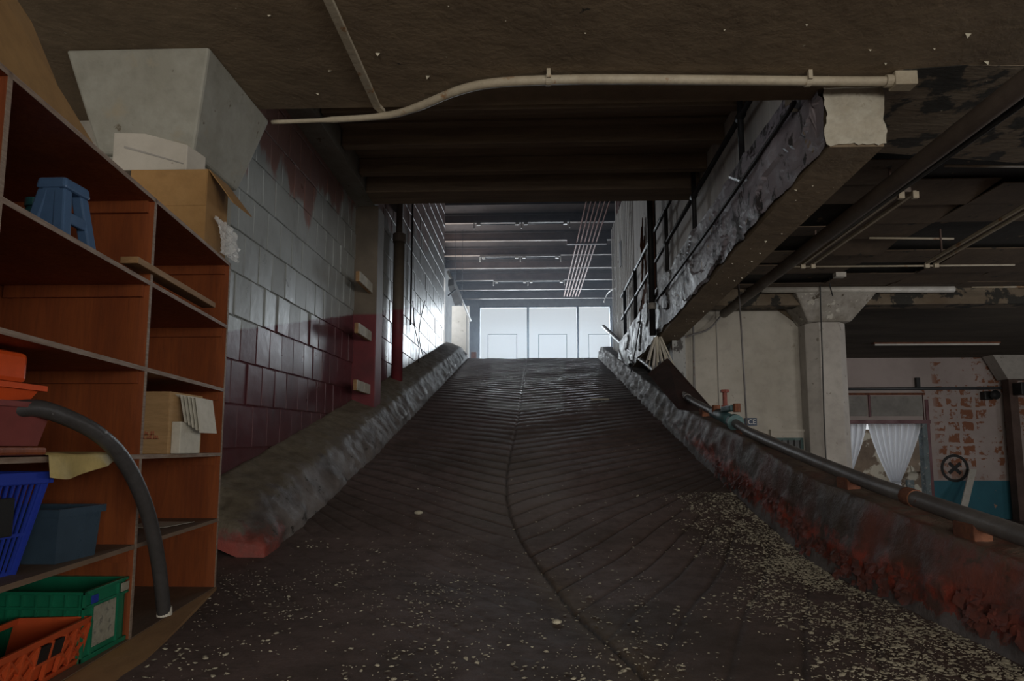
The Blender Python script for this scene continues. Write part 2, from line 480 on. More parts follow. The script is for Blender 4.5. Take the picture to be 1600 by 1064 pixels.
def mk_ramp():
    t = NT('worn_ramp_concrete')
    x, y, z = t.xyz()
    n1 = t.noise(0.9, 7, 0.62, 2.0)
    n2 = t.noise(6, 6, 0.7, 5.0)
    c = t.mix(t.rng(n1, 0.35, 0.65), (0.168, 0.122, 0.115), (0.115, 0.082, 0.077))
    c = t.mix(t.rng(n2, 0.45, 0.72, 0, 0.6), c, (0.05, 0.038, 0.03))
    dk = t.noise(0.55, 5, 0.6, 15.0)
    c = t.mix(t.rng(dk, 0.5, 0.62, 0, 0.55), c, (0.05, 0.036, 0.026))
    # pale worn strips either side of the centre joint and the grey crest patch, window sheen put into its colour
    ax = t.math('ABSOLUTE', t.math('ADD', t.math('ADD', x, 0.2), t.math('MULTIPLY', t.math('SUBTRACT', n1, 0.5), 0.5)))
    pale = t.math('MULTIPLY', t.rng(ax, 0.75, 0.35), t.rng(y, 5.4, 7.0))
    pale = t.math('MULTIPLY', pale, t.rng(y, 9.8, 8.0, 0.25, 1))
    c = t.mix(t.math('MULTIPLY', pale, 0.45), c, (0.20, 0.18, 0.165))
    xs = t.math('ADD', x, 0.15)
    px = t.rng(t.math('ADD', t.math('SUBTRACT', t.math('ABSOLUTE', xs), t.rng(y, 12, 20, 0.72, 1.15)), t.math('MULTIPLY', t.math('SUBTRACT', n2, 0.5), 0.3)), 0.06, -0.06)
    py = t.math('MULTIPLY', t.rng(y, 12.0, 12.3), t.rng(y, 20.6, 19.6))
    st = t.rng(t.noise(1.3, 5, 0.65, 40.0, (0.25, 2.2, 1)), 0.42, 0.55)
    sheen_mask = t.math('MULTIPLY', t.math('MULTIPLY', px, py), st)
    c = t.mix(sheen_mask, c, (0.42, 0.44, 0.45))
    # sandy dirt collected along the joint at the foot
    jt = t.math('ABSOLUTE', t.math('SUBTRACT', x, t.rng(y, 2.9, 6.0, 0.52, -0.13)))
    dirt = t.math('MULTIPLY', t.rng(t.math('ADD', jt, t.math('MULTIPLY', n2, 0.3)), 0.36, 0.12), t.rng(y, 5.9, 4.6))
    c = t.mix(t.math('MULTIPLY', dirt, 0.75), c, (0.15, 0.11, 0.065))
    gv = t.n('ShaderNodeAttribute', attribute_name='groove').outputs['Fac']
    c = t.mix(t.math('MULTIPLY', t.math('MULTIPLY', gv, 0.75), t.rng(y, 10.5, 8.0, 0.25, 1)), c, (0.03, 0.022, 0.018))
    t.col(c)
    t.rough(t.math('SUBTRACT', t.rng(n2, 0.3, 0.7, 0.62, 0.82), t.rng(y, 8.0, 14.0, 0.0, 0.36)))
    t.b.inputs['Specular IOR Level'].default_value = 0.4
    t.bump(t.math('ADD', t.noise(22, 6, 0.7, 3.0), t.math('MULTIPLY', t.noise(90, 3, 0.6, 3.0), 0.4)), 0.35, 0.015)
    return t.m


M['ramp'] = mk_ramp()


def mk_kerb(side):
    t = NT('flaking_kerb_paint_'+side)
    x, y, z = t.xyz()
    h = t.n('ShaderNodeAttribute', attribute_name='profile').outputs['Fac']
    n1 = t.noise(2.0, 6, 0.65, 2.0)
    n2 = t.noise(6.5, 6, 0.7, 5.0)
    hh = t.math('ADD', h, t.math('MULTIPLY', t.math('SUBTRACT', n2, 0.5), 0.35))
    if side == 'right':
        grey = t.mix(t.rng(n2, 0.35, 0.65), (0.16, 0.145, 0.15), (0.09, 0.08, 0.08))
        red = t.mix(t.rng(n1, 0.40, 0.60), (0.20, 0.062, 0.046), (0.125, 0.05, 0.038))
        brn = t.mix(t.rng(n1, 0.40, 0.60), (0.105, 0.046, 0.036), (0.065, 0.045, 0.034))
        red = t.mix(t.rng(t.math('ADD', y, t.math('MULTIPLY', n1, 2.0)), 4.6, 6.0), red, brn)
        red = t.mix(t.rng(n2, 0.58, 0.70), red, (0.06, 0.042, 0.032))
        raw = t.mix(t.rng(n2, 0.45, 0.60), (0.30, 0.055, 0.035), (0.10, 0.05, 0.042))
        red = t.mix(t.rng(hh, 0.24, 0.15), red, raw)
        c = t.mix(t.rng(hh, 0.07, 0.085), grey, red)
        c = t.mix(t.rng(t.math('ADD', hh, 0.0), 0.41, 0.47), c, t.mix(t.rng(n2, 0.35, 0.65), (0.20, 0.15, 0.12), (0.10, 0.075, 0.055)))
        far = t.rng(t.math('ADD', y, t.math('MULTIPLY', n1, 3)), 10.0, 12.2)
        fc = t.mix(t.rng(t.noise(5, 6, 0.7, 51.0, (1, 0.5, 2)), 0.4, 0.6), (0.23, 0.225, 0.22), (0.07, 0.065, 0.065))
        c = t.mix(far, c, fc)
    else:
        dust = t.mix(t.rng(n2, 0.35, 0.65), (0.25, 0.22, 0.165), (0.15, 0.125, 0.09))
        face = t.mix(t.rng(n1, 0.38, 0.6), (0.20, 0.18, 0.175), (0.10, 0.085, 0.08))
        face = t.mix(t.rng(n2, 0.60, 0.64), face, (0.045, 0.038, 0.034))
        c = t.mix(t.rng(hh, 0.33, 0.43), face, dust)
        nose = t.math('MULTIPLY', t.rng(t.math('ADD', y, t.math('MULTIPLY', n2, 0.9)), 6.2, 6.0), t.rng(t.math('ADD', z, t.math('MULTIPLY', t.math('SUBTRACT', n2, 0.5), 0.5)), 0.36, 0.26))
        c = t.mix(nose, c, t.mix(t.rng(n1, 0.42, 0.6), (0.33, 0.065, 0.05), (0.17, 0.07, 0.06)))
    t.col(c)
    t.rough(t.rng(n2, 0.3, 0.7, 0.42, 0.7))
    t.bump(t.noise(14, 6, 0.7, 7.0), 0.55, 0.03)
    return t.m


M['kerb_left'] = mk_kerb('left')
M['kerb_right'] = mk_kerb('right')


def mk_beam_face():
    t = NT('peeling_beam_paint')
    n1 = t.noise(1.6, 6, 0.65, 2.0, (1, 1, 0.35))
    n2 = t.noise(5.5, 6, 0.72, 6.0, (1, 1, 0.5))
    x, y, z = t.xyz()
    c = t.mix(t.rng(n1, 0.35, 0.65), (0.30, 0.265, 0.29), (0.21, 0.185, 0.21))
    c = t.mix(t.rng(y, 8, 11), c, t.mix(t.rng(n1, 0.35, 0.65), (0.30, 0.31, 0.31), (0.19, 0.195, 0.2)))
    k = t.math('ADD', n2, t.rng(t.noise(0.8, 3, 0.5, 33.0), 0.35, 0.65, -0.08, 0.08))
    c = t.mix(t.rng(k, 0.515, 0.55), c, (0.035, 0.03, 0.03))
    c = t.mix(t.rng(t.noise(4, 4, 0.6, 71.0), 0.66, 0.69), c, (0.24, 0.15, 0.07))
    t.col(c)
    t.rough(t.rng(n2, 0.3, 0.7, 0.35, 0.6))
    t.bump(n2, 0.6, 0.03)
    return t.m


M['beam_face'] = mk_beam_face()


def mk_farwall():
    """two-tone painted brick wall, paint lost in brick-shaped patches"""
    t = NT('flaked_two_tone_wall')
    x, y, z = t.xyz()
    n1 = t.noise(0.9, 5, 0.6, 2.0)
    c = t.mix(t.rng(n1, 0.35, 0.65), (0.42, 0.355, 0.34), (0.34, 0.285, 0.27))
    mp = t.n('ShaderNodeCombineXYZ')
    t.link(x, mp.inputs[0]); t.link(z, mp.inputs[1])
    br = t.n('ShaderNodeTexBrick')
    br.inputs['Scale'].default_value = 1.0
    br.inputs['Brick Width'].default_value = 0.46
    br.inputs['Row Height'].default_value = 0.40
    br.inputs['Mortar Size'].default_value = 0.055
    br.offset = 0.0
    dn = t.n('ShaderNodeTexNoise')
    dn.inputs['Scale'].default_value = 3.5
    t.link(t.pos, dn.inputs['Vector'])
    vm = t.n('ShaderNodeVectorMath', operation='MULTIPLY_ADD')
    t.link(dn.outputs['Color'], vm.inputs[0])
    vm.inputs[1].default_value = (0.16, 0.16, 0.0)
    t.link(mp.outputs[0], vm.inputs[2])
    t.link(vm.outputs[0], br.inputs['Vector'])
    inb = t.math('SUBTRACT', 1.0, br.outputs['Fac'])
    big = t.math('MULTIPLY', t.rng(x, 13.2, 13.5), t.rng(z, -0.25, 0.3))
    pat = t.math('ADD', t.noise(3.8, 6, 0.72, 8.0), t.math('MULTIPLY', t.math('SUBTRACT', t.noise(0.9, 3, 0.5, 12.0), 0.5), 0.9))
    f = t.math('MULTIPLY', t.math('MULTIPLY', t.rng(pat, 0.49, 0.53), inb), big)
    top = t.math('MULTIPLY', t.rng(t.noise(1.6, 5, 0.7, 18.0), 0.57, 0.60), t.rng(z, 2.5, 2.7))
    f = t.math('MAXIMUM', f, t.math('MULTIPLY', top, t.rng(z, 3.05, 2.95)))
    c = t.mix(f, c, t.mix(n1, (0.27, 0.10, 0.045), (0.19, 0.075, 0.04)))
    blue = t.mix(t.rng(n1, 0.35, 0.65), (0.022, 0.145, 0.20), (0.018, 0.11, 0.155))
    ch = t.rng(t.noise(2.3, 6, 0.7, 27.0), 0.63, 0.65)
    blue = t.mix(ch, blue, (0.30, 0.19, 0.13))
    c = t.mix(t.rng(z, -0.07, -0.05), blue, c)
    t.col(c)
    t.rough(0.7)
    t.bump(t.noise(7, 5, 0.6, 11.0), 0.2, 0.02)
    return t.m


M['farwall'] = mk_farwall()


def mk_glass():
    m = bpy.data.materials.new('window_glass')
    m.use_nodes = True
    t = m.node_tree
    t.nodes.remove(t.nodes['Principled BSDF'])
    out = t.nodes['Material Output']
    tr = t.nodes.new('ShaderNodeBsdfTransparent'); tr.inputs[0].default_value = (0.93, 0.95, 0.96, 1)
    gl = t.nodes.new('ShaderNodeBsdfGlossy'); gl.inputs['Roughness'].default_value = 0.05
    fr = t.nodes.new('ShaderNodeFresnel'); fr.inputs[0].default_value = 1.45
    mx = t.nodes.new('ShaderNodeMixShader')
    t.links.new(fr.outputs[0], mx.inputs[0]); t.links.new(tr.outputs[0], mx.inputs[1]); t.links.new(gl.outputs[0], mx.inputs[2])
    t.links.new(mx.outputs[0], out.inputs[0])
    return m


M['glass'] = mk_glass()


def mk_cloth():
    m = bpy.data.materials.new('thin_white_curtain')
    m.use_nodes = True
    t = m.node_tree
    t.nodes.remove(t.nodes['Principled BSDF'])
    out = t.nodes['Material Output']
    a = t.nodes.new('ShaderNodeBsdfDiffuse'); a.inputs[0].default_value = (0.84, 0.85, 0.88, 1)
    b = t.nodes.new('ShaderNodeBsdfTranslucent'); b.inputs[0].default_value = (0.86, 0.88, 0.92, 1)
    mx = t.nodes.new('ShaderNodeMixShader'); mx.inputs[0].default_value = 0.75
    t.links.new(a.outputs[0], mx.inputs[1]); t.links.new(b.outputs[0], mx.inputs[2]); t.links.new(mx.outputs[0], out.inputs[0])
    return m


M['cloth'] = mk_cloth()


def mk_film():
    m = bpy.data.materials.new('clear_crinkled_film')
    m.use_nodes = True
    t = m.node_tree
    b = t.nodes['Principled BSDF']
    b.inputs['Base Color'].default_value = (0.75, 0.77, 0.78, 1)
    b.inputs['Roughness'].default_value = 0.18
    b.inputs['Alpha'].default_value = 0.55
    return m


M['film'] = mk_film()

# ------------------------------------------------------------------ THE SETTING
WX = -2.9           # left block wall plane
KX = 2.2            # foot of the right kerb


def joint_x(y):     # centre joint of the ramp, in plan
    return float(np.interp(y, [2.0, 2.9, 3.2, 4.0, 4.6, 5.2, 5.65, 6.1, 6.6, 7.1, 8.0, 9.3, 11.6, 20.7], [0.73, 0.489, 0.431, 0.254, 0.15, 0.03, -0.07, -0.16, -0.24, -0.295, -0.33, -0.315, -0.265, -0.22]))


# --- ramp
def build_ramp():
    ys = np.concatenate([np.arange(2.2, 8.0, 0.0125), np.arange(8.0, 13.0, 0.022), np.arange(13.0, CREST-0.6, 0.04), np.linspace(CREST-0.6, CREST+0.3, 14)])
    xs = np.arange(-3.0, 2.521, 0.018)
    Yg, Xg = np.meshgrid(ys, xs, indexing='ij')
    zl = np.array([zr(float(v)) for v in ys])
    Z = np.repeat(zl[:, None], len(xs), 1)
    jx = np.array([joint_x(float(v)) for v in ys])[:, None]
    D = np.abs(Xg-jx)
    # chevron grooves: Y = u + k(u)*D

    def kf(u):
        return np.interp(u, [1.0, 3.0, 6.2, 10.0, 22.0], [1.62, 1.55, 0.80, 0.45, 0.32])
    u = Yg-D*0.8
    for _ in range(40):
        u = 0.5*u+0.5*(Yg-kf(u)*D)
    ug = np.linspace(-6, 24, 6000)
    sp = np.interp(ug, [1.0, 4.0, 6.5, 24], [0.56, 0.54, 0.33, 0.30])
    ph = np.concatenate([[0], np.cumsum((ug[1:]-ug[:-1])/sp[:-1])])
    P = np.interp(u, ug, ph)
    # a soft wobble so that the scoring is hand made
    wob = np.zeros_like(P)
    wk_ = np.where(Yg < 6, 0.35, 1.0)
    for a, b, c, amp in ((1.7, 2.3, 0.4, 0.05), (4.1, 1.1, 2.0, 0.04), (9.0, 6.0, 1.0, 0.02)):
        wob += wk_*amp*np.sin(a*Xg+b*Yg+c)
    fr = P+wob
    dist = np.abs(fr-np.round(fr))*np.interp(u, [1.0, 4.0, 6.5, 24], [0.56, 0.54, 0.33, 0.30])*np.cos(np.arctan(kf(u)))
    width = np.interp(Yg, [2, 6, 10, 20], [0.010, 0.015, 0.045, 0.07])
    depth = np.interp(Yg, [2, 6, 10, 20], [0.011, 0.012, 0.017, 0.024])
    fade = 0.72+0.28*np.sin(1.3*Xg+0.9*Yg+1.0)*np.sin(0.8*Yg-2.1*Xg)
    depth = depth*np.where(Yg < 9, fade, 1.0)*np.where((Xg < jx) & (Yg < 6), 0.45, 1.0)
    Z = Z-depth*np.exp(-(dist/width)**2)
    # centre joint and the shallow valley beside it
    Z = Z-0.02*np.exp(-(D/0.014)**2)+0.03*np.minimum(D, 1.2)*np.interp(Yg, [2, 6.5, 9], [1, 1, 0.2])-0.02
    # worn lumps
    rg = np.random.RandomState(3)
    for _ in range(26):
        a, b = rg.uniform(0.6, 5.0, 2)*rg.choice([-1, 1], 2)
        Z += 0.0028*np.sin(a*Xg+b*Yg*0.8+rg.uniform(0, 6.28))/(1+0.2*abs(a+b))
    nX, nY = len(xs), len(ys)
    V = np.stack([Xg, Yg, Z], -1).reshape(-1, 3)
    i = np.arange(nY-1)[:, None]*nX+np.arange(nX-1)[None, :]
    Fq = np.stack([i, i+1, i+nX+1, i+nX], -1).reshape(-1, 4)
    me = bpy.data.meshes.new('ramp')
    me.vertices.add(len(V)); me.vertices.foreach_set('co', V.ravel())
    me.loops.add(Fq.size); me.loops.foreach_set('vertex_index', Fq.ravel().astype(np.int32))
    me.polygons.add(len(Fq)); me.polygons.foreach_set('loop_start', np.arange(0, Fq.size, 4, dtype=np.int32))
    me.polygons.foreach_set('use_smooth', np.ones(len(Fq), bool))
    me.update(calc_edges=True)
    gr = np.exp(-(dist/(width*1.1))**2)*np.interp(Yg, [2, 9], [1, 0.8])*np.where(Yg < 9, fade, 1.0)*np.where((Xg < jx) & (Yg < 6), 0.35, 1.0)
    gr = np.maximum(gr, np.exp(-(D/0.016)**2))
    at = me.attributes.new('groove', 'FLOAT', 'POINT')
    at.data.foreach_set('value', gr.ravel().astype(np.float32))
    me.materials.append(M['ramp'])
    o = bpy.data.objects.new('ramp', me)
    COL.objects.link(o)
    setp(o, 'dark scored concrete ramp rising to the bright window', kind='structure')
    return xs, ys, Z


RX, RYS, RZ = build_ramp()


def ramp_z(x, y):
    i = min(max(int(np.searchsorted(RYS, y)), 0), len(RYS)-1)
    j = min(max(int(round((x-RX[0])/0.018)), 0), len(RX)-1)
    return float(RZ[i, j])


b = MB()
b.box(-5.2, 2.52, -7.2, 2.25, -0.3, -0.012)
b.box(-5.2, -2.95, 2.25, 5.2, -0.3, -0.012)
struct('floor', b, M['ramp'], label='dark concrete floor at the foot of the ramp')
struct('floor', MB().box(2.7, 18.2, -7.2, 29, -1.6, -1.3), M['ramp'], label='lower concrete floor of the bay on the right')
struct('floor', MB().box(-4.2, 6.2, CREST+0.2, 37.0, ZTOP-0.3, ZTOP-0.03), M['ramp'], label='landing floor at the top of the ramp')
# solid flank of the ramp below the right kerb
b = MB()
b.add([(2.45, -7.2, -1.4), (2.45, CREST, -1.4), (2.45, CREST, zr(CREST)+0.2), (2.45, 5.3, 0.1), (2.45, -7.2, -0.1),
       (2.7, -7.2, -1.4), (2.7, CREST, -1.4), (2.7, CREST, zr(CREST)+0.2), (2.7, 5.3, 0.1), (2.7, -7.2, -0.1)],
      [(0, 1, 2, 3, 4), (9, 8, 7, 6, 5), (0, 5, 6, 1), (1, 6, 7, 2), (2, 7, 8, 3), (3, 8, 9, 4), (4, 9, 5, 0)])
struct('ramp_flank_wall', b, M['mortar'], label='plain flank wall under the right edge of the ramp')


# --- kerbs
def kerb(name, mat, prof, y0, y1, lump, label, taper=None, step=0.05):
    ys = []
    y = y0
    while y < y1:
        ys.append(y)
        y += step if y < 12 else step*2.2
    ys.append(y1)
    # resample the profile
    pts = []
    for (a, c) in zip(prof[:-1], prof[1:]):
        L = math.hypot(c[0]-a[0], c[1]-a[1])
        n = max(2, int(L/0.035))
        pts += [(a[0]+(c[0]-a[0])*k/n, a[1]+(c[1]-a[1])*k/n) for k in range(n)]
    pts.append(prof[-1])
    m = MB()
    nv = len(pts)
    for y in ys:
        tz = taper(y) if taper else 1.0
        for k, (px_, h) in enumerate(pts):
            q = lump(px_, h, y)
            m.v.append((px_+q[0], y, zr(y)+h*tz+q[1]*min(tz*1.5, 1)-(0.05 if k in (0, nv-1) else 0)))
    for i in range(len(ys)-1):
        for k in range(nv-1):
            a = i*nv+k
            m.f.append((a, a+1, a+nv+1, a+nv))
    m.f.append(tuple(range(nv)))
    m.f.append(tuple((len(ys)-1)*nv+k for k in range(nv-1, -1, -1)))
    o = struct(name, m, mat, smooth=True, label=label)
    at = o.data.attributes.new('profile', 'FLOAT', 'POINT')
    at.data.foreach_set('value', [pts[i % nv][1] for i in range(len(o.data.vertices))])
    return o


def kr_h(y):
    return float(np.interp(y, [1.0, 3.2, 4.9, 7.0, 10.0, 21.0], [0.95, 0.98, 1.40, 1.42, 0.95, 0.8]))


def lump_r(x, h, y):
    e = noise.noise(Vector((x*3, y*2.3, h*3)))
    f = fbm(x*5, y*5, h*6, 4)
    low = max(0, 1-abs(h-0.17)/0.17)
    sc = fbm(y*2.2, h*5.0, 4.0, 3)
    flake = 0.030*min(max((sc-0.02)/0.05, 0), 1)*low
    far = min(max((y-9.0)/3.0, 0), 1)
    return (-0.018*f-flake-0.02*e-far*0.05*max(0, f+0.2), 0.012*f+0.015*e)


def lump_l(x, h, y):
    e = noise.noise(Vector((x*2, y*1.7, h*2)))
    f = fbm(x*5, y*5, h*5, 4)
    low = max(0, 1-abs(h-0.12)/0.14)
    sc = noise.noise(Vector((y*2.7, h*3, 9.0)))
    nose = max(0, 1-(y-5.28)/0.7)
    return (0.015*f+0.035*min(max((sc-0.05)/0.1, 0), 1)*low, (0.012+0.05*nose)*f+0.02*e)


kerb('kerb', M['kerb_right'], [(2.19, -0.03), (2.235, 0.12), (2.29, 0.34), (2.33, 0.44), (2.62, 0.46), (2.68, 0.40), (2.70, -0.05)], 1.2, CREST+0.4, lump_r,
     'right kerb of the ramp, red paint flaking off near its foot', taper=kr_h)
kerb('kerb', M['kerb_left'], [(-2.18, -0.03), (-2.24, 0.12), (-2.42, 0.37), (-2.5, 0.41), (-2.91, 0.55), (-2.96, 0.5)], 5.28, CREST+0.2, lump_l,
     'left kerb of the ramp, dusty sloping top and red nose', taper=lambda y: min(1, 0.55+0.45*max(0, (y-5.28)/0.40)**0.6) if y < 5.7 else 1)

# --- left wall
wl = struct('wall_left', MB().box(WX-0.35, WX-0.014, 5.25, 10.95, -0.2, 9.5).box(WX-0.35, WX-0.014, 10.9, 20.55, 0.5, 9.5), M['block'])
bm_ = MB()
W2, H2, CH = 0.1695, 0.2075, 0.006
bm_.add([(-0.025, -W2, -H2), (-0.025, W2, -H2), (-0.025, W2, H2), (-0.025, -W2, H2), (0.018, -W2, -H2), (0.018, W2, -H2), (0.018, W2, H2), (0.018, -W2, H2),
         (0.023, -W2+CH, -H2+CH), (0.023, W2-CH, -H2+CH), (0.023, W2-CH, H2-CH), (0.023, -W2+CH, H2-CH)],
        [(0, 1, 5, 4), (1, 2, 6, 5), (2, 3, 7, 6), (3, 0, 4, 7), (4, 5, 9, 8), (5, 6, 10, 9), (6, 7, 11, 10), (7, 4, 8, 11), (8, 9, 10, 11)])
bme = bpy.data.meshes.new('block')
bme.from_pydata(bm_.v, [], bm_.f)
_b = bmesh.new(); _b.from_mesh(bme); bmesh.ops.recalc_face_normals(_b, faces=_b.faces); _b.to_mesh(bme); _b.free()
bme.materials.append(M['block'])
for row in range(-2, 8):
    zc = 2.063+0.428*row
    for k in range(14):
        yc = 5.66+0.35*k+(0.175 if row % 2 else 0)+0.0
        if yc > 10.1 or yc < 5.4: continue
        zz = zc+0.02*(yc-6)
        if zz+0.2 < zr(yc)+0.3: continue
        o = bpy.data.objects.new('block', bme)
        COL.objects.link(o)
        o.parent = wl
        o.location = Vector((WX-0.02+rnd.uniform(-0.004, 0.006), yc, zz))-ORG[wl]
        o.rotation_euler = (rnd.uniform(-.006, .006), rnd.uniform(-.014, .014), rnd.uniform(-.022, .03))
far = MB()
for row in range(0, 20):
    zc = 1.2+0.428*row
    for k in range(28):
        yc = 11.08+0.35*k+(0.175 if row % 2 else 0)
        if yc > 20.4 or zc+0.2 < zr(yc)+0.4 or zc > 9.3: continue
        j = rnd.uniform(-0.004, 0.006)
        tl = rnd.uniform(-0.02, 0.02)
        n0 = len(far.v)
        for (x_, y_, z_) in bm_.v:
            far.v.append((WX-0.02+x_+j+tl*y_, yc+y_, zc+z_))
        far.f += [tuple(i+n0 for i in q) for q in bm_.f]
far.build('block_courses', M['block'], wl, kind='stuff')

struct('wall_landing_left', MB().box(-4.3, -4.1, 20.5, 22.6, 3.5, 9.8).box(-4.3, -4.1, 29.4, 37.2, 3.5, 9.8).box(-4.3, -4.1, 22.6, 29.4, 3.5, 5.5).box(-4.3, -4.1, 22.6, 29.4, 8.9, 9.8).box(-4.2, WX-0.3, 20.3, 20.5, 3.5, 9.5), M['plaster'])
# pilaster in the left wall
struct('pilaster', MB().box(WX-0.2, -2.535, 10.13, 10.55, 0.5, 4.98), M['pilaster'], bevel=0.012, label='red and brown painted pilaster in the left wall')
# concrete wall-plate along the top of the left wall
struct('wall_beam', MB().box(WX-0.1, -2.585, 5.45, 10.3, 4.97, 5.31), M['white_conc'], bevel=0.01, label='concrete wall beam along the top of the left block wall')

# --- near ceiling slab (opening over the ramp) and capital
b = MB()
b.box(-5.2, 2.36, -7.2, 5.16, 3.9, 4.45)
b.box(2.36, 18.2, -7.2, 5.75, 3.9, 4.45)
b.box(-5.2, -2.6, 5.16, 5.4, 3.9, 4.45)
struct('ceiling', b, M['slab'], label='brown painted concrete ceiling slab over the foot of the ramp')
# drop strip, peeling, along the right edge of the slab
b = MB()
b.add([(2.82, 4.75, 3.895), (3.3, 4.7, 3.895), (7.5, 4.9, 3.895), (7.5, 6.9, 3.895), (3.4, 6.15, 3.895), (2.82, 6.0, 3.895),
       (2.82, 4.75, 4.2), (3.3, 4.7, 4.2), (7.5, 4.9, 4.2), (7.5, 6.9, 4.2), (3.4, 6.15, 4.2), (2.82, 6.0, 4.2)],
      [(0, 1, 2, 3, 4, 5), (6, 7, 8, 9, 10, 11)]+[(i, (i+1) % 6, 6+(i+1) % 6, 6+i) for i in range(6)])
struct('ceiling', b, M['slab_peeled'], label='peeling ceiling strip at the right edge of the slab')


def capital(cx, cy, zt, top, bot, h, zb, stem, mat_cap, mat_stem, label, octa=False):
    c = MB()
    c.hexa([(cx-bot, cy-bot, zt-h), (cx+bot, cy-bot, zt-h), (cx+bot, cy+bot, zt-h), (cx-bot, cy+bot, zt-h),
            (cx-top, cy-top, zt), (cx+top, cy-top, zt), (cx+top, cy+top, zt), (cx-top, cy+top, zt)])
    t = thing('column', (cx, cy, zb), label, kind='structure')
    c.build('capital', mat_cap, t, bevel=0.02)
    s = MB()
    if octa:
        q = stem*0.5
        ring = [(-q, -stem), (q, -stem), (stem, -q), (stem, q), (q, stem), (-q, stem), (-stem, q), (-stem, -q)]
        s.slab([(cx+a, cy+d, zb) for a, d in ring], (0, 0, zt-h-zb))
    else:
        s.box(cx-stem, cx+stem, cy-stem, cy+stem, zb, zt-h)
    s.build('column_shaft', mat_stem, t, bevel=0.012)
    return t


capital(-2.875, 4.83, 3.9, 0.535, 0.36, 0.72, 0, 0.33, M['white_conc'], M['white_conc'], 'column with a white flared capital behind the shelving')

# --- timber ceiling over the lower ramp
b = MB()
b.box(WX-0.3, 3.0, 5.16, 9.6, 5.32, 5.5)
cu = struct('ceiling', b, M['dark_wood'], label='dark timber deck over the lower part of the ramp')
for k in range(12):
    y = 5.5+0.36*k
    MB().box(-2.57, 2.55, y, y+0.29, 5.285, 5.33).build('board', M['dark_wood'], cu)
for k in range(5):
    y = 5.6+0.86*k
    MB().box(-2.57, 2.55, y, y+0.14, 5.06, 5.29).build('joist', M['dark_wood'], cu, bevel=0.008)
struct('cross_beam', MB().box(-2.57, 2.55, 9.45, 9.95, 4.93, 5.6), M['dark_wood'], bevel=0.015, label='brown cross beam spanning above the ramp')
struct('wall_above_beam', MB().box(WX, 2.9, 9.7, 9.95, 5.55, 9.6), M['roof_deck'])

# --- high hall roof with joists
hr = struct('ceiling', MB().box(-4.3, 6.2, 9.9, 37.4, 9.78, 10.0), M['roof_deck'], label='dark steel roof of the high hall')
for i, (yj, edge) in enumerate(((14.9, 0), (17.0, 0), (19.1, 0), (21.13, 1), (23.32, 0), (25.4, 1), (27.4, 0), (29.41, 1), (31.6, 0), (33.56, 1), (35.6, 0))):
    g = thing('roof_joist', (0, yj, 9.4), kind='structure')
    MB().box(-4.1, 6.1, yj-0.02, yj+0.02, 9.44, 9.80).build('web', M['steel_dark'], g)
    MB().box(-4.1, 6.1, yj-0.07, yj+0.07, 9.42, 9.45).build('flange', M['steel_edge'], g)
b = MB()
for k in range(27):
    y = 10.2+k*1.0
    b.box(-4.1, 6.1, y, y+0.05, 9.7, 9.8)
b.build('deck_ribs', M['roof_deck'], hr, kind='stuff')

# --- hall end wall with the big window
wn = MB()
Wx0, Wx1, Wz0, Wz1 = -3.18, 4.6, 4.75, 9.31
wn.box(-4.3, Wx0, 37.0, 37.3, 3.5, 9.8).box(Wx1, 6.3, 37.0, 37.3, 3.5, 9.8).box(Wx0, Wx1, 37.0, 37.3, Wz1, 9.8).box(Wx0, Wx1, 37.0, 37.3, 3.5, Wz0)
struct('wall_hall_end', wn, M['plaster'])
wt = thing('window_1', (0.7, 37.1, Wz0), 'wide three-bay window with white sky at the head of the ramp', kind='structure')
f = MB()
f.box(Wx0, Wx0+0.08, 37.02, 37.2, Wz0, Wz1).box(Wx1-0.08, Wx1, 37.02, 37.2, Wz0, Wz1).box(Wx0, Wx1, 37.02, 37.2, Wz1-0.08, Wz1).box(Wx0, Wx1, 37.02, 37.2, Wz0, Wz0+0.08)
f.build('window_frame', M['frame_dark'], wt)
xm = [pt(825, 515, Y=37.05).x, pt(903, 515, Y=37.05).x]
for x in xm:
    MB().box(x-0.06, x+0.06, 37.0, 37.2, Wz0, Wz1).build('mullion', M['frame_dark'], wt)
bays = [Wx0]+xm+[Wx1]
for i in range(3):
    MB().box(bays[i]+0.06, bays[i+1]-0.06, 37.10, 37.106, Wz0+0.06, Wz1-0.06).build('pane', M['glass'], wt)
for (xa, xb) in ((762, 808), (841, 886), (919, 965)):
    p0 = pt(xa, 522, Y=37.04); p1 = pt(xb, 522, Y=37.04)
    x1_ = min(p1.x, Wx1-0.1)
    c = MB()
    c.box(p0.x, p0.x+0.045, 37.03, 37.08, 5.0, p0.z).box(p0.x, x1_, 37.03, 37.08, p0.z-0.045, p0.z)
    if p1.x < Wx1: c.box(x1_-0.045, x1_, 37.03, 37.08, 5.0, p0.z)
    c.build('casement', M['frame_pale'], wt)

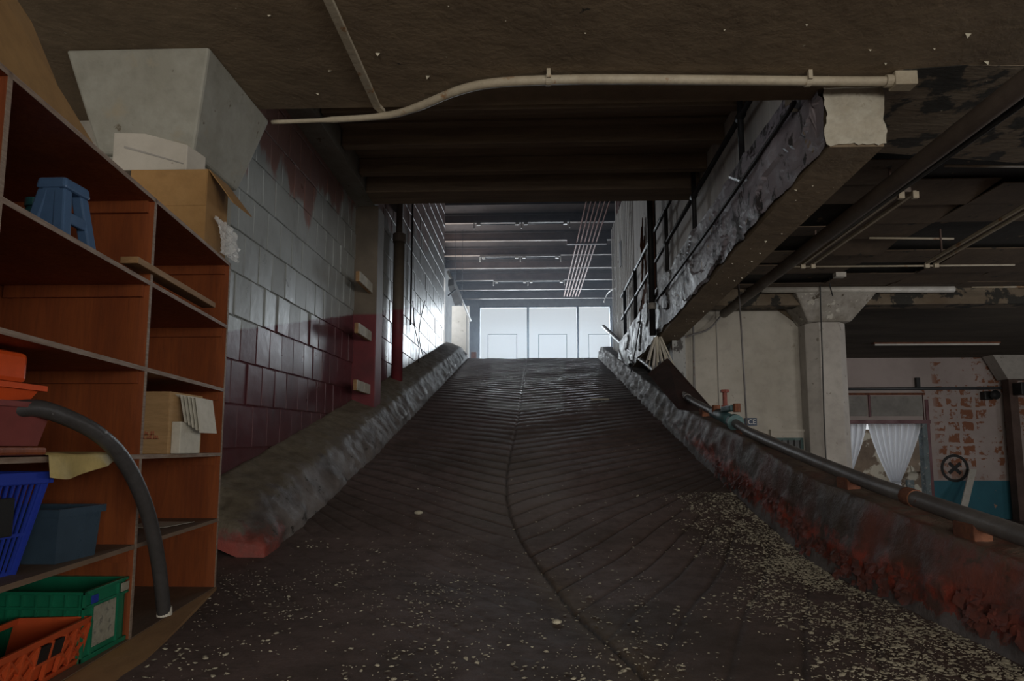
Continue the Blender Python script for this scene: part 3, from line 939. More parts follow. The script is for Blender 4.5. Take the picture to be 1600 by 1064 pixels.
# --- right side of the hall: siding wall above the beam
sd = struct('wall_right', MB().box(2.58, 2.78, 5.5, 19.0, 3.6, 5.6).box(2.58, 2.78, 9.95, 19.0, 3.6, 9.5), M['steel_dark'])
for k in range(13):
    y0 = 5.52+k*1.14
    y1 = y0+1.13
    zt = 5.3 if y1 < 9.9 else 8.0
    if y1 > 19.0: y1 = 18.98
    m = MB()
    m.box(2.555, 2.58, y0, y1, 3.7, zt)
    if y0 > 15:
        for q in range(4):
            yy = y0+0.05+q*0.27
            m.box(2.54, 2.56, yy, yy+0.06, 3.7, zt)
    m.build('siding_panel', M['siding'], sd)
for k in range(5):
    y0 = 10.0+k*1.79
    m = MB().box(2.56, 2.58, y0, y0+1.77, 8.02, 9.45)
    for q in range(7):
        m.box(2.53, 2.565, y0+0.05+q*0.25, y0+0.13+q*0.25, 8.02, 9.45)
    m.build('upper_siding', M['red_siding'], sd)
struct('trim_1', MB().box(2.535, 2.60, 18.95, 19.05, 3.4, 8.6), M['frame_pale'])
MB().box(2.53, 2.535, 17.9, 18.3, 6.2, 6.95).build('window_slot', M['black'], sd)
struct('wall_landing_right', MB().box(6.1, 6.3, 19.5, 37.2, 3.5, 9.8).box(2.78, 6.2, 19.3, 19.5, 3.5, 9.8), M['roof_deck'])

# --- concrete edge beam of the upper floor on the right
BX0, BX1 = 2.36, 2.82


def bz_top(y): return 4.25-0.036*(y-6.4)


def bz_bot(y): return 3.40-0.045*(y-5.1)


bt = thing('edge_beam', (2.6, 10, 3.2), 'long concrete edge beam of the upper floor, paint peeling off its side', kind='structure')
m = MB()
m.hexa([(BX0+0.03, 5.0, bz_bot(5)), (BX1, 5.0, bz_bot(5)), (BX1, 17.5, bz_bot(17.5)), (BX0+0.03, 17.5, bz_bot(17.5)),
        (BX0+0.03, 5.0, 3.92), (BX1, 5.0, 3.92), (BX1, 17.5, bz_top(17.5)), (BX0+0.03, 17.5, bz_top(17.5))])
m.build('beam_core', M['slab'], bt)
m = MB()


def facefn(u, v):
    y = 5.02+u*12.4
    z = bz_bot(y)+(min(bz_top(y), 3.92 if y < 5.2 else 9)-bz_bot(y))*v
    n = fbm(y*1.8, z*2.4, 3.1, 5)
    s = noise.noise(Vector((y*1.1, z*2.2, 8.0)))
    dx = -0.03*n-(0.03 if s > 0.12 else 0)
    edge = (1-v)**6*0.06*(0.5+n)
    return (BX0+dx, y, z+edge)


m.grid(200, 26, facefn)
m.build('peeling_face', M['beam_face'], bt)
m = MB()
m.grid(16, 20, lambda u, v: (BX0+0.0+u*(BX1+0.012-BX0)+(0.03*fbm(u*3, v*3, 2) if u in (0, 1) else 0), 4.985-0.012*fbm(u*4, v*4, 1.0), bz_bot(5)+0.02+(3.9-bz_bot(5)-0.02)*v+(0.05*fbm(u*5, 3, 7) if v == 0 else 0)))
m.build('plastered_end', M['beam_end'], bt)
struct('upper_floor', MB().box(BX1-0.02, 3.0, 5.7, 20.2, 3.85, 4.0), M['slab'])
struct('wall_ramp_right', MB().box(2.7, 2.95, 12.35, 21.8, 0.0, 4.0), M['beam_face'])

# --- right bay: ceiling, walls, column
CR = 4.02
rc = struct('ceiling', MB().box(2.8, 18.2, 5.7, 13.4, CR+0.16, CR+0.35), M['ceil_dark'], label='dark ceiling of the right bay with lost boards')
for i in range(10):
    for j in range(11):
        x0 = 2.9+i*1.3; y0 = 6.05+j*0.66
        if rnd.random() < (0.30 if y0 < 9.5 else 0.12) or (j in (1, 4, 5) and i in (2, 3, 4)): continue
        dz = rnd.uniform(-0.02, 0.015)
        tl = rnd.choice([0, 0, 0, rnd.uniform(-0.06, 0.06)])
        tk = 0.014
        x1 = x0+1.285; y1 = y0+0.645
        za, zb = CR+0.07+dz-tl, CR+0.07+dz+tl
        MB().hexa([(x0, y0, za), (x1, y0, za), (x1, y1, zb), (x0, y1, zb), (x0, y0, za+tk), (x1, y0, za+tk), (x1, y1, zb+tk), (x0, y1, zb+tk)]).build('ceiling_board', M['panel'], rc)
struct('ceiling', MB().box(2.8, 18.2, 13.2, 22.3, CR, CR+0.35), M['ceil_far'], label='brown far ceiling of the right bay')
struct('bay_beam', MB().box(2.8, 9.6, 12.45, 12.85, 3.78, CR+0.2), M['slab_peeled'], label='peeling brown beam in front of the column capital')
wb_ = struct('wall_bay', MB().box(2.7, 5.72, 13.15, 13.3, -1.3, 3.95), M['white_wall'])
# corner haunch cut at the top right of the white wall
MB().slab([pt(1212, 482, Y=13.12), pt(1266, 482, Y=13.12), pt(1266, 520, Y=13.12)], (0, 0.03, 0)).build('corner_haunch', M['slab_peeled'], wb_)
for px_ in (1085, 1121):
    x = pt(px_, 560, Y=13.14).x
    MB().box(x-0.008, x+0.008, 13.135, 13.15, -1.3, 3.9).build('seam', M['plaster'], wb_)
capital(5.85, 13.05, CR-0.02, 0.78, 0.42, 0.52, -1.3, 0.40, M['column_cap'], M['grey_col'], 'octagonal grey column with a flared peeling capital in the bay', octa=True)
# door in the white wall
dr = thing('door_1', (5.2, 13.12, -1.3), 'white door with a barred green-framed light, under the blue sign', kind='structure')
p0 = pt(1203, 671, Y=13.12); p1 = pt(1262, 671, Y=13.12)
MB().box(p0.x, p1.x, 13.07, 13.15, p0.z-0.05, p0.z).box(p0.x, p0.x+0.05, 13.07, 13.15, -1.3, p0.z-0.05).box(p1.x-0.05, p1.x, 13.07, 13.15, -1.3, p0.z-0.05).build('door_frame', M['white_wall'], dr)
MB().box(p0.x+0.05, p1.x-0.05, 13.11, 13.15, -1.3, p0.z-0.05).build('door_leaf', M['white_wall'], dr)
a = pt(1212, 684, Y=13.1); c = pt(1257, 735, Y=13.1)
fr = MB().box(a.x, c.x, 13.08, 13.11, a.z-0.05, a.z).box(a.x, a.x+0.05, 13.08, 13.11, c.z, a.z-0.05).box(c.x-0.07, c.x, 13.08, 13.11, c.z, a.z-0.05).box(a.x, c.x, 13.08, 13.11, c.z-0.05, c.z).build('light_frame', M['board_green'], dr)
MB().box(a.x+0.05, c.x-0.07, 13.10, 13.106, c.z, a.z-0.05).build('pane', M['frame_dark'], dr)
for k in range(4):
    x = a.x+0.12+k*0.12
    MB().tube([(x, 13.09, c.z), (x, 13.09, a.z-0.04)], 0.014, 6).build('bar', M['black_pipe'], dr)

# far wall of the bay with the curtained opening
FY = 21.75
d0 = pt(1300, 662, Y=FY); d1 = pt(1447, 662, Y=FY)
fw_ = MB()
OX0, OX1, OZ = d0.x, d1.x, d0.z
fw_.box(2.7, OX0, FY, FY+0.3, -1.3, CR+0.1).box(OX1, 18.2, FY, FY+0.3, -1.3, CR+0.1).box(OX0, OX1, FY, FY+0.3, OZ+0.12, CR+0.1)
fwo = struct('wall_bay_far', fw_, M['farwall'])
dw = thing('door_2', (0.5*(OX0+OX1), FY, -1.3), 'curtained doorway with a red lintel in the far wall', kind='structure')
MB().box(OX0-0.1, OX1+0.12, FY-0.06, FY+0.3, OZ, OZ+0.12).build('lintel', M['dark_red'], dw)
MB().box(OX1-0.16, OX1, FY-0.05, FY+0.2, -1.3, OZ).build('door_post', M['post_blue'], dw)
MB().box(OX1+0.0, OX1+0.1, FY-0.04, FY+0.02, -1.3, OZ+0.8).build('door_post', M['dark_red'], dw)
q0 = pt(1330, 617, Y=FY); q1 = pt(1444, 651, Y=FY)
for (xa, xb) in ((1300, 1356), (1360, 1443)):
    a = pt(xa, 619, Y=FY-0.03); c = pt(xb, 650, Y=FY-0.03)
    MB().box(a.x, c.x, FY-0.03, FY, c.z, a.z).build('transom_panel', M['plaster'], dw, bevel=0.01)
a = pt(1358, 617, Y=FY-0.05); c = pt(1358, 652, Y=FY-0.05)
MB().box(a.x-0.03, a.x+0.03, FY-0.05, FY, c.z, a.z).build('transom_mullion', M['dark_red'], dw)
a = pt(1300, 614, Y=FY-0.05); c = pt(1446, 617, Y=FY-0.05)
MB().box(a.x, c.x, FY-0.05, FY, c.z, a.z).build('transom_rail', M['rust'], dw)
a = pt(1442, 617, Y=FY-0.05); c = pt(1445, 660, Y=FY-0.05)
MB().box(a.x, c.x, FY-0.05, FY, c.z, a.z).build('transom_mullion', M['dark_red'], dw)
# dark steel post and the capital on the far right
a = pt(1572, 590, Y=FY-0.4)
struct('steel_post', MB().box(a.x, a.x+0.26, FY-0.5, FY-0.2, -1.3, 3.3), M['steel_dark'], label='dark steel post against the far wall of the bay')
a = pt(1552, 562, Y=FY-0.6); c = pt(1575, 592, Y=FY-0.6)
struct('post_bracket', MB().slab([(a.x, FY-0.6, CR), (a.x+1.6, FY-0.6, CR), (a.x+1.6, FY-0.6, c.z), (c.x, FY-0.6, c.z)], (0, 0.5, 0)), M['grey_col'], label='grey bracket head over the steel post')
struct('wall_bay_right', MB().box(18.2, 18.4, -7.2, 5.4, -1.3, 4.4).box(18.2, 18.4, 12.6, 22.0, -1.3, 4.4).box(18.2, 18.4, 5.4, 12.6, -1.3, -0.1).box(18.2, 18.4, 5.4, 12.6, 2.6, 4.4), M['white_wall'])
# walls behind the camera: windows lighting the ramp foot, plus an added fill opening
wk = MB()
wk.box(-5.2, -3.5, -7.2, -7.0, -1.3, 4.4).box(0.3, 4.0, -7.2, -7.0, -1.3, 4.4).box(8.4, 10.4, -7.2, -7.0, -1.3, 4.4).box(14.8, 18.2, -7.2, -7.0, -1.3, 4.4)
for xa, xb in ((-3.5, 0.3), (4.0, 8.4), (10.4, 14.8)):
    wk.box(xa, xb, -7.2, -7.0, -1.3, 0.7).box(xa, xb, -7.2, -7.0, 3.1, 4.4)
struct('wall_back', wk, M['white_wall'])
struct('wall_left_near', MB().box(-5.3, -5.1, -7.2, 5.4, -0.2, 4.4).box(-5.2, WX-0.02, 5.3, 5.4, -0.2, 3.9), M['white_wall'])
# courtyard beyond the curtained doorway
cy = struct('courtyard_wall', MB().box(8.6, 20, 26.5, 26.8, -1.4, 1.75), M['brick'], label='old brick and plaster courtyard wall behind the curtains')
m = MB()
ac = pt(1432, 760, Y=26.4)
for k in range(9):
    t0 = math.pi*k/9; t1 = math.pi*(k+0.9)/9
    q = []
    for tt, rr in ((t0, 0.95), (t1, 0.95), (t1, 1.2), (t0, 1.2)):
        q.append((ac.x+rr*math.cos(tt), 26.42, ac.z-0.35+rr*math.sin(tt)))
    MB().slab(q, (0, 0.1, 0)).build('arch_brick', M['brick'], cy)
struct('courtyard_ground', MB().box(8.6, 20, 22.05, 26.6, -1.6, -1.3), M['plaster'])

# ------------------------------------------------------------------ THINGS
# --- shelving unit
ZS = [0.0755, 0.527, 0.968, 1.41, 1.855, 2.30]
DEP = 0.78
TH_ = 0.022
YD = [0.9, 2.03, 3.165, 4.34]
su = thing('shelving_unit', (-2.2, 2.6, 0), 'tall orange plywood shelving unit full of bins along the left side', 'shelves')


def skew(y0, y1, t0, t1, z0, z1):
    """a piece of the unit between two depths behind its front line"""
    return [(XF(y0)-t1, y0, z0), (XF(y0)-t0, y0, z0), (XF(y1)-t0, y1, z0), (XF(y1)-t1, y1, z0),
            (XF(y0)-t1, y0, z1), (XF(y0)-t0, y0, z1), (XF(y1)-t0, y1, z1), (XF(y1)-t1, y1, z1)]


for i, y in enumerate(YD):
    o = MB().hexa(skew(y, y+TH_, 0.003, DEP, 0, ZS[-1]-0.001)).build('side_panel' if i in (0, 3) else 'divider', M['ply'], su)
    MB().hexa(skew(y-0.0005, y+TH_+0.0005, 0, 0.0035, 0, ZS[-1]-0.001)).build('edge_strip', M['ply_edge'], o)
for lv, z in enumerate(ZS):
    for i in range(3):
        ya, yb = YD[i]+TH_, YD[i+1]
        if lv == 5: ya, yb = YD[i]-(0.0 if i else 0.02), YD[i+1]+(TH_ if i == 2 else 0)
        tt = TH_
        dz = 0.0
        yc_, yd_ = YD[i]+TH_, YD[i+1]
        o = MB().hexa(skew(ya, yb, 0.003, DEP-0.01, z-tt, z)).build('shelf_board', M['ply_dusty'] if lv < 2 else M['ply'], su)
        MB().hexa(skew(ya, yb, 0.0, 0.0035, z-tt, z)).build('edge_strip', M['ply_edge'] if lv > 1 else M['ply_dusty'], o)
        if lv not in (0,):
            MB().hexa(skew(yd_-0.022, yd_, 0.03, DEP-0.02, z-tt-0.062, z-tt)).build('cleat', M['ply'], su)
            MB().hexa(skew(yc_, yc_+0.022, 0.03, DEP-0.02, z-tt-0.062, z-tt)).build('cleat', M['ply'], su)
MB().hexa(skew(YD[0], YD[3]+TH_, DEP, DEP+0.012, 0, ZS[-1])).build('back_panel', M['ply'], su)
def xfoot(y): return max(-2.17+(4.40-y)*0.2675, XF(y)+0.006)


ye = YD[3]+TH_
MB().hexa([(xfoot(1.6)-0.02, 1.6, -0.012), (xfoot(1.6), 1.6, -0.012), (xfoot(ye), ye, -0.012), (xfoot(ye)-0.02, ye, -0.012),
           (XF(1.6)-0.012, 1.6, ZS[0]-0.004), (XF(1.6)+0.006, 1.6, ZS[0]-0.004), (XF(ye)+0.006, ye, ZS[0]-0.004), (XF(ye)-0.012, ye, ZS[0]-0.004)]).build('plinth_board', M['ply_base'], su)


def shelf_pt(px, lv, t):
    """point on shelf level lv, t metres behind the front, in the column of pixel px"""
    d = ray(px, 500)
    k = (SX0-t)/(d[0]-SXK*d[1])
    return Vector((d[0]*k, d[1]*k, ZS[lv]+0.001))


# --- step stool (top left cubby)
a = shelf_pt(143, 4, 0.06)
y1 = a.y; y0 = y1-0.22
st = thing('step_stool', (XF(y0)-0.2, 0.5*(y0+y1), ZS[4]), 'slate blue plastic step stool in the top cubby of the shelving', 'stool')
H = 0.30


def sq(y0, y1, x0, x1, z, ins):
    return [(x0+ins, y0+ins, z), (x1-ins, y0+ins, z), (x1-ins, y1-ins, z), (x0+ins, y1-ins, z)]


xr = XF(y1)-0.05; xl = xr-0.19
zb = ZS[4]+0.001
MB().hexa(sq(y0, y1, xl, xr, zb+H-0.05, 0.028)+sq(y0, y1, xl, xr, zb+H, 0.034)).build('stool_top', M['blue_stool'], st, bevel=0.012)
for sy in (0, 1):
    for sx in (0, 1):
        cx0 = xl if not sx else xr-0.05; cy0 = y0 if not sy else y1-0.05
        ix = 0.035*(1 if not sx else -1); iy = 0.035*(1 if not sy else -1)
        lo = [(cx0, cy0, zb), (cx0+0.05, cy0, zb), (cx0+0.05, cy0+0.05, zb), (cx0, cy0+0.05, zb)]
        MB().hexa(lo+[(p[0]+ix, p[1]+iy, zb+H-0.05) for p in lo]).build('leg', M['blue_stool'], st, bevel=0.008)
MB().box(xr-0.045, xr-0.02, y0+0.03, y1-0.03, zb+0.10, zb+0.15).build('brace', M['blue_stool'], st, bevel=0.006)
MB().box(xl+0.02, xl+0.045, y0+0.03, y1-0.03, zb+0.10, zb+0.15).build('brace', M['blue_stool'], st, bevel=0.006)
MB().slab([(xl+0.05, y0+0.012, zb+0.0), (xr-0.05, y0+0.012, zb), (xr-0.06, y0+0.035, zb+H-0.05), (xl+0.06, y0+0.035, zb+H-0.05)], (0, 0.012, 0)).build('side_web', M['blue_stool'], st)
# --- teal jar beside it
a = shelf_pt(42, 4, 0.42)
jr = thing('jar', a, 'teal plastic jar behind the blue step stool', 'jar')
MB().tube([a, a+Vector((0, 0, 0.2)), a+Vector((0, 0, 0.24)), a+Vector((0, 0, 0.27))], [0.06, 0.06, 0.05, 0.035], 20).build('jar_body', M['teal_jar'], jr, smooth=True)
MB().tube([a+Vector((0, 0, 0.27)), a+Vector((0, 0, 0.31))], 0.045, 20).build('lid', M['teal_jar'], jr, bevel=0.004)

# --- loose plank in the right column
pk = MB()
c = [pf(216, 404, 0.03), pf(337, 476, 0.03)]
pk.slab([c[0]+Vector((-0.09, 0.0, -0.022)), c[0]+Vector((0.0, 0, -0.022)), c[0]+Vector((0, 0, 0.012)), c[0]+Vector((-0.09, 0, 0.012))], (c[1]-c[0]))
pk.build('plank', M['wood_raw'], bevel=0.004, label='short loose plank lying along the shelf edge beside the divider', cat='plank')


# --- cardboard boxes
def carton(name, x0, x1, y0, y1, z0, h, mat, label, cat='box'):
    t = thing(name, ((x0+x1)/2, (y0+y1)/2, z0), label, cat)
    w_ = 0.006
    m = MB().box(x0, x1, y0, y0+w_, z0, z0+h).box(x0, x1, y1-w_, y1, z0, z0+h).box(x0, x0+w_, y0+w_, y1-w_, z0, z0+h).box(x1-w_, x1, y0+w_, y1-w_, z0, z0+h).box(x0+w_, x1-w_, y0+w_, y1-w_, z0, z0+w_)
    m.build('box_body', mat, t)
    return t


zt = ZS[5]+0.001
ya = 4.05
a = pt(205, 266, Y=ya); c = pt(325, 266, Y=ya)
t = carton('cardboard_box', a.x, c.x, ya, ya+0.29, zt, a.z-zt, M['card_dark'], 'dark brown cardboard box with an open flap on top of the shelving')
MB().box(a.x+0.005, c.x-0.005, ya-0.004, ya-0.0005, zt+(a.z-zt)*0.55, a.z-0.002).build('flap', M['card_dark'], t)
f0 = Vector((c.x, ya+0.01, a.z)); f1 = Vector((c.x, ya+0.28, a.z))
MB().slab([f0, f1, f1+Vector((0.19, -0.02, -0.24)), f0+Vector((0.16, 0.03, -0.22))], (0.004, 0, 0.004)).build('flap', M['card_dark'], t)
MB().slab([(a.x, ya, a.z), (a.x, ya+0.29, a.z), (a.x+0.2, ya+0.28, a.z), (a.x+0.2, ya+0.01, a.z)], (0, 0, 0.003)).build('flap', M['card_dark'], t)
# bubble wrap hanging over the shelf edge
m = MB()


def wrapfn(u, v):
    y = ya+0.06+0.26*u
    n = fbm(u*7, v*7, 2.0, 4)
    return (c.x+0.035+0.05*math.sin(v*2.2)+0.02*n, y+0.02*n, zt+0.004+abs(0.02*n)+0.25*(1-v)**1.3)


m.grid(22, 22, wrapfn)
m.build('plastic_wrap', M['film'], label='crumpled clear plastic wrap beside the box on top of the shelving', cat='plastic wrap')
# white carton on top, under the capital
yw = 4.06
zk = a.z+0.005
a = pt(178, 207, Y=yw); a1 = pt(226, 208, Y=yw); c2 = pt(293, 226, Y=yw); c3 = pt(322, 246, Y=yw+0.16)
wc = thing('white_carton', ((a.x+c2.x)/2, yw+0.12, zk), 'white carton lying on top of the dark cardboard box under the flared capital', 'box')
fr_ = [(a.x, yw, zk), (c2.x, yw, zk), (c2.x, yw, c2.z), (a1.x, yw, a1.z), (a.x, yw, a.z)]
bk_ = [(a.x, yw+0.24, zk), (c3.x, yw+0.16, zk), (c3.x, yw+0.16, c3.z), (a1.x, yw+0.24, a1.z-0.02), (a.x, yw+0.24, a.z-0.02)]
MB().add(fr_+bk_, [(0, 1, 2, 3, 4), (9, 8, 7, 6, 5), (0, 5, 6, 1), (1, 6, 7, 2), (2, 7, 8, 3), (3, 8, 9, 4), (4, 9, 5, 0)]).build('carton_body', M['white_wall'], wc, bevel=0.006)
zh = a1.z-zk
MB().slab([(a.x+0.08, yw-0.004, zk+zh*0.60), (c2.x-0.02, yw-0.004, zk+zh*0.14), (c2.x-0.02, yw-0.004, zk+zh*0.17), (a.x+0.08, yw-0.004, zk+zh*0.66)], (0, 0.003, 0)).build('fold_line', M['plaster'], wc)
# plywood sheet leaning on top of the shelving
m = MB()
p = [pf(0, 55, -0.05)+Vector((0, 0, 0.012)), pf(176, 212, -0.05)+Vector((0, 0, 0.008))]
d_ = (p[1]-p[0])
a = p[0]-d_*0.45
a.z = ZS[5]+0.002; p[1].z = ZS[5]+0.002
m.slab([a, p[1], p[1]+Vector((-0.10, 0.0, 0.02)), p[1]+Vector((-0.22, -0.25, 0.55)), a+Vector((-0.22, 0, 0.75))], (-0.012, 0, 0.002))
m.build('plywood_sheet', M['card_dark'], label='stained brown sheet leaning along the top of the shelving', cat='sheet')

# carton in the right column (second shelf) with papers
ya = 3.55
a = pt(199, 612, Y=ya); c = pt(266, 612, Y=ya)
t = carton('cardboard_box', a.x, c.x, ya, ya+0.36, ZS[2]+0.001, a.z-ZS[2], M['card'], 'small brown cardboard box with red print and papers sticking out')
hz = a.z-ZS[2]
MB().box(a.x+0.004, c.x-0.003, ya-0.004, ya-0.0005, ZS[2]+hz*0.44, ZS[2]+hz*0.99).build('flap', M['card'], t)
for i, (n_, yy, w_) in enumerate(((6, 0.30, 0.019), (9, 0.235, 0.015))):
    for k in range(n_):
        x = a.x+0.035+k*(w_+0.004)
        hgt = rnd.uniform(0.016, 0.024)
        if rnd.random() < 0.1: continue
        m = MB().box(x, x+w_*0.35, ya-0.0025, ya-0.0002, ZS[2]+hz*yy, ZS[2]+hz*yy+hgt)
        m.box(x, x+w_, ya-0.0025, ya-0.0002, ZS[2]+hz*yy, ZS[2]+hz*yy+0.005)
        if k % 2: m.box(x+w_*0.7, x+w_, ya-0.0025, ya-0.0002, ZS[2]+hz*yy, ZS[2]+hz*yy+hgt)
        m.build('print_mark', M['red_print'], t)
m = MB()
for k in range(5):
    s0 = Vector((c.x-0.02+k*0.006, ya+0.05+k*0.008, ZS[2]+hz-0.01-0.004*k))
    m.slab([s0, s0+Vector((0.0, 0.2, 0)), s0+Vector((0.05+0.012*k, 0.2, -0.005)), s0+Vector((0.05+0.012*k, 0, -0.005))], (0, 0, 0.002))
    s1 = s0+Vector((0.05+0.012*k, 0, -0.005))
    m.slab([s1, s1+Vector((0, 0.2, 0)), s1+Vector((0.035, 0.2, -0.16-0.01*k)), s1+Vector((0.035, 0, -0.16-0.01*k))], (0.002, 0, 0.001))
m.build('paper_stack', M['paper'], label='sheaf of white papers bent over the side of the small cardboard box', cat='papers')
m = MB().box(c.x+0.002, c.x+0.055, ya+0.03, ya+0.25, ZS[2]+0.001, ZS[2]+hz*0.52)
m.build('paper_packet', M['paper'], label='white packet standing against the small cardboard box', cat='packet', bevel=0.004)

# hardware and sheet on the lower right shelf
a = shelf_pt(212, 1, 0.20)
t = thing('hook_bracket', a, 'small bright metal hook bracket standing on the lower shelf', 'bracket')
MB().tube(crv([a+Vector((0, 0, 0.0)), a+Vector((0, 0, 0.09)), a+Vector((0.006, 0.01, 0.115)), a+Vector((0.012, 0.02, 0.09)), a+Vector((0.012, 0.02, 0.0))], 5), 0.005, 8).build('hook', M['steel_bright'], t, smooth=True)
MB().box(a.x-0.05, a.x+0.06, a.y-0.03, a.y+0.05, a.z, a.z+0.008).build('base_plate', M['black'], t)
a2 = shelf_pt(255, 1, 0.25)
MB().slab([a2+Vector((-0.14, -0.1, 0.003)), a2+Vector((0.13, -0.1, 0.003)), a2+Vector((0.16, 0.2, 0.004)), a2+Vector((-0.12, 0.2, 0.004))], (0, 0, 0.002)).build('paper_sheet', M['paper'], label='sheet of paper lying flat on the lower right shelf', cat='paper')

# --- envelope hanging over shelf edge (left column, middle)
m = MB()
e0 = pf(76, 676, 0.012); e1 = pf(180, 681, 0.012)


def envfn(u, v):
    p_ = e0.lerp(e1, u)
    if v < 0.45:
        k = v/0.45
        return Vector((p_.x-0.28*(1-k)-0.004, p_.y, ZS[2]+0.004+0.006*(1+math.sin(u*9))))
    k = (v-0.45)/0.55
    drop = 0.085*(0.9+0.25*math.sin(u*5+0.5))*(1-0.45*max(0, u-0.82)/0.18)
    return Vector((p_.x+0.006+0.012*k+0.012*math.sin(u*11)*k, p_.y, ZS[2]+0.008-drop*k))


m.grid(26, 16, envfn)
m.build('envelope', M['envelope'], smooth=True, label='yellowed paper envelope drooping over the middle shelf edge', cat='envelope')
m = MB()
e2 = pf(-40, 676, 0.02); e3 = pf(68, 676, 0.02)
m.slab([(e2.x-0.12, e2.y, ZS[2]+0.006), (e2.x+0.02, e2.y, ZS[2]+0.006), (e3.x+0.02, e3.y, ZS[2]+0.006), (e3.x-0.14, e3.y, ZS[2]+0.006)], (0, 0, 0.03))
m.build('wooden_block', M['ply'], label='dark wooden block at the front of the middle shelf beside the envelope', cat='block', bevel=0.01)


# --- open bins
def bin_(name, x0, x1, y0, y1, z0, h, taper, mat, label, cat, rim=0.02, wall=0.006, rimh=0.02):
    t = thing(name, ((x0+x1)/2, (y0+y1)/2, z0), label, cat)
    g = taper

    def ring(k, off):
        e = g*(1-k)-off
        return [(x0+e, y0+e, z0+h*k), (x1-e, y0+e, z0+h*k), (x1-e, y1-e, z0+h*k), (x0+e, y1-e, z0+h*k)]
    m = MB()
    lo, hi = ring(0, 0), ring(1, 0)
    li, hi2 = ring(0.02, -wall), ring(1, -wall)
    m.add(lo+hi+li+hi2, [(3, 2, 1, 0), (0, 1, 5, 4), (1, 2, 6, 5), (2, 3, 7, 6), (3, 0, 4, 7), (8, 9, 10, 11), (9, 8, 12, 13), (10, 9, 13, 14), (11, 10, 14, 15), (8, 11, 15, 12), (4, 5, 13, 12), (5, 6, 14, 13), (6, 7, 15, 14), (7, 4, 12, 15)])
    m.build('bin_body', mat, t)
    m = MB()
    for (ax, ay, bx, by) in ((x0-rim, y0-rim, x1+rim, y0), (x0-rim, y1, x1+rim, y1+rim), (x0-rim, y0, x0, y1), (x1, y0, x1+rim, y1)):
        m.box(ax, bx, ay, by, z0+h-rimh, z0+h+0.001)
    m.build('rim', mat, t)
    return t


# orange tray and dull red bin at the left end of the third shelf level
a = pt(22, 668, Y=2.30)
t = bin_('red_bin', a.x-0.30, a.x-0.01, 2.18, 2.5, ZS[2]+0.04, 0.165, 0.03, M['red_bin'], 'dull red plastic bin at the frame edge of the middle shelf', 'bin', 0.012)
bin_('orange_tray', a.x-0.36, a.x-0.03, 2.18, 2.46, ZS[2]+0.045+0.165, 0.065, 0.03, M['tray_orange'], 'bright orange tray stacked on the dull red bin', 'tray', 0.012)
MB().box(a.x-0.3, a.x-0.06, 2.2, 2.42, ZS[2]+0.28, ZS[2]+0.40).build('tool_box', M['tray_orange'], label='orange case on top of the orange tray at the frame edge', cat='case', bevel=0.02)

# royal blue slotted basket
yb1 = pf(78, 736, -0.02).y
yb0 = yb1-0.34
a = pf(78, 736, -0.02)
bk = thing('slotted_basket', (a.x-0.2, yb0+0.17, ZS[1]), 'royal blue slotted plastic basket on the lower left shelf', 'basket')
hB = a.z-ZS[1]-0.001
z0 = ZS[1]+0.001
x1, x0, y0, y1 = a.x, a.x-0.46, yb0, yb1-0.02
TP = 0.075
m = MB()
for (ax, ay, bx, by) in ((x0-0.02, y0-0.02, x1+0.02, y0+0.01), (x0-0.02, y1-0.01, x1+0.02, y1+0.02), (x0-0.02, y0, x0+0.01, y1), (x1-0.01, y0, x1+0.02, y1)):
    m.box(ax, bx, ay, by, z0+hB-0.045, z0+hB)
m.build('rim', M['blue'], bk, bevel=0.004)
MB().box(x0+TP, x1-TP, y0+TP*0.5, y1-TP*0.5, z0, z0+0.012).build('base', M['blue'], bk)


def side_slats(pa, pb, qa, qb, n, nm):
    """slats of one basket wall between top edge pa-pb and bottom edge qa-qb"""
    for k in range(n+1):
        u = k/n
        t_, b_ = pa.lerp(pb, u), qa.lerp(qb, u)
        ww = 0.009 if 0 < k < n else 0.03
        MB().bar(b_, t_, ww, 0.006, up=(0, 0, 1) if False else (pb-pa).cross(Vector((0, 0, 1)))).build(nm, M['blue'], bk)
    for v in (0.0, 0.42, 0.98):
        MB().bar(qa.lerp(pa, v), qb.lerp(pb, v), 0.006, 0.02 if v in (0.0, 0.98) else 0.012).build('band', M['blue'], bk)


zt_ = z0+hB-0.03
C = [Vector((x0, y0, zt_)), Vector((x1, y0, zt_)), Vector((x1, y1, zt_)), Vector((x0, y1, zt_))]
B_ = [Vector((x0+TP, y0+TP*0.5, z0)), Vector((x1-TP, y0+TP*0.5, z0)), Vector((x1-TP, y1-TP*0.5, z0)), Vector((x0+TP, y1-TP*0.5, z0))]
side_slats(C[0], C[1], B_[0], B_[1], 18, 'slat')
side_slats(C[1], C[2], B_[1], B_[2], 11, 'slat')
side_slats(C[3], C[2], B_[3], B_[2], 18, 'slat')
p0 = pt(-40, 783, X=x1+0.012); p1 = pt(17, 838, X=x1+0.012)
MB().box(x1+0.008, x1+0.018, p0.y, p1.y, p1.z, p0.z).build('dark_card', M['black'], label='black card hung on the front of the blue slotted basket', cat='card', bevel=0.004)

# smoky blue storage bin
yn = 2.6
a = pt(97, 797, Y=yn); c = pf(151, 797, -0.03)
bin_('storage_bin', a.x-0.42, a.x-0.012, yn, pf(141, 797, -0.07).y, ZS[1]+0.001, a.z-ZS[1], 0.012, M['blue_grey'], 'smoky blue open storage bin beside the slotted basket', 'bin', 0.012, rimh=0.03)

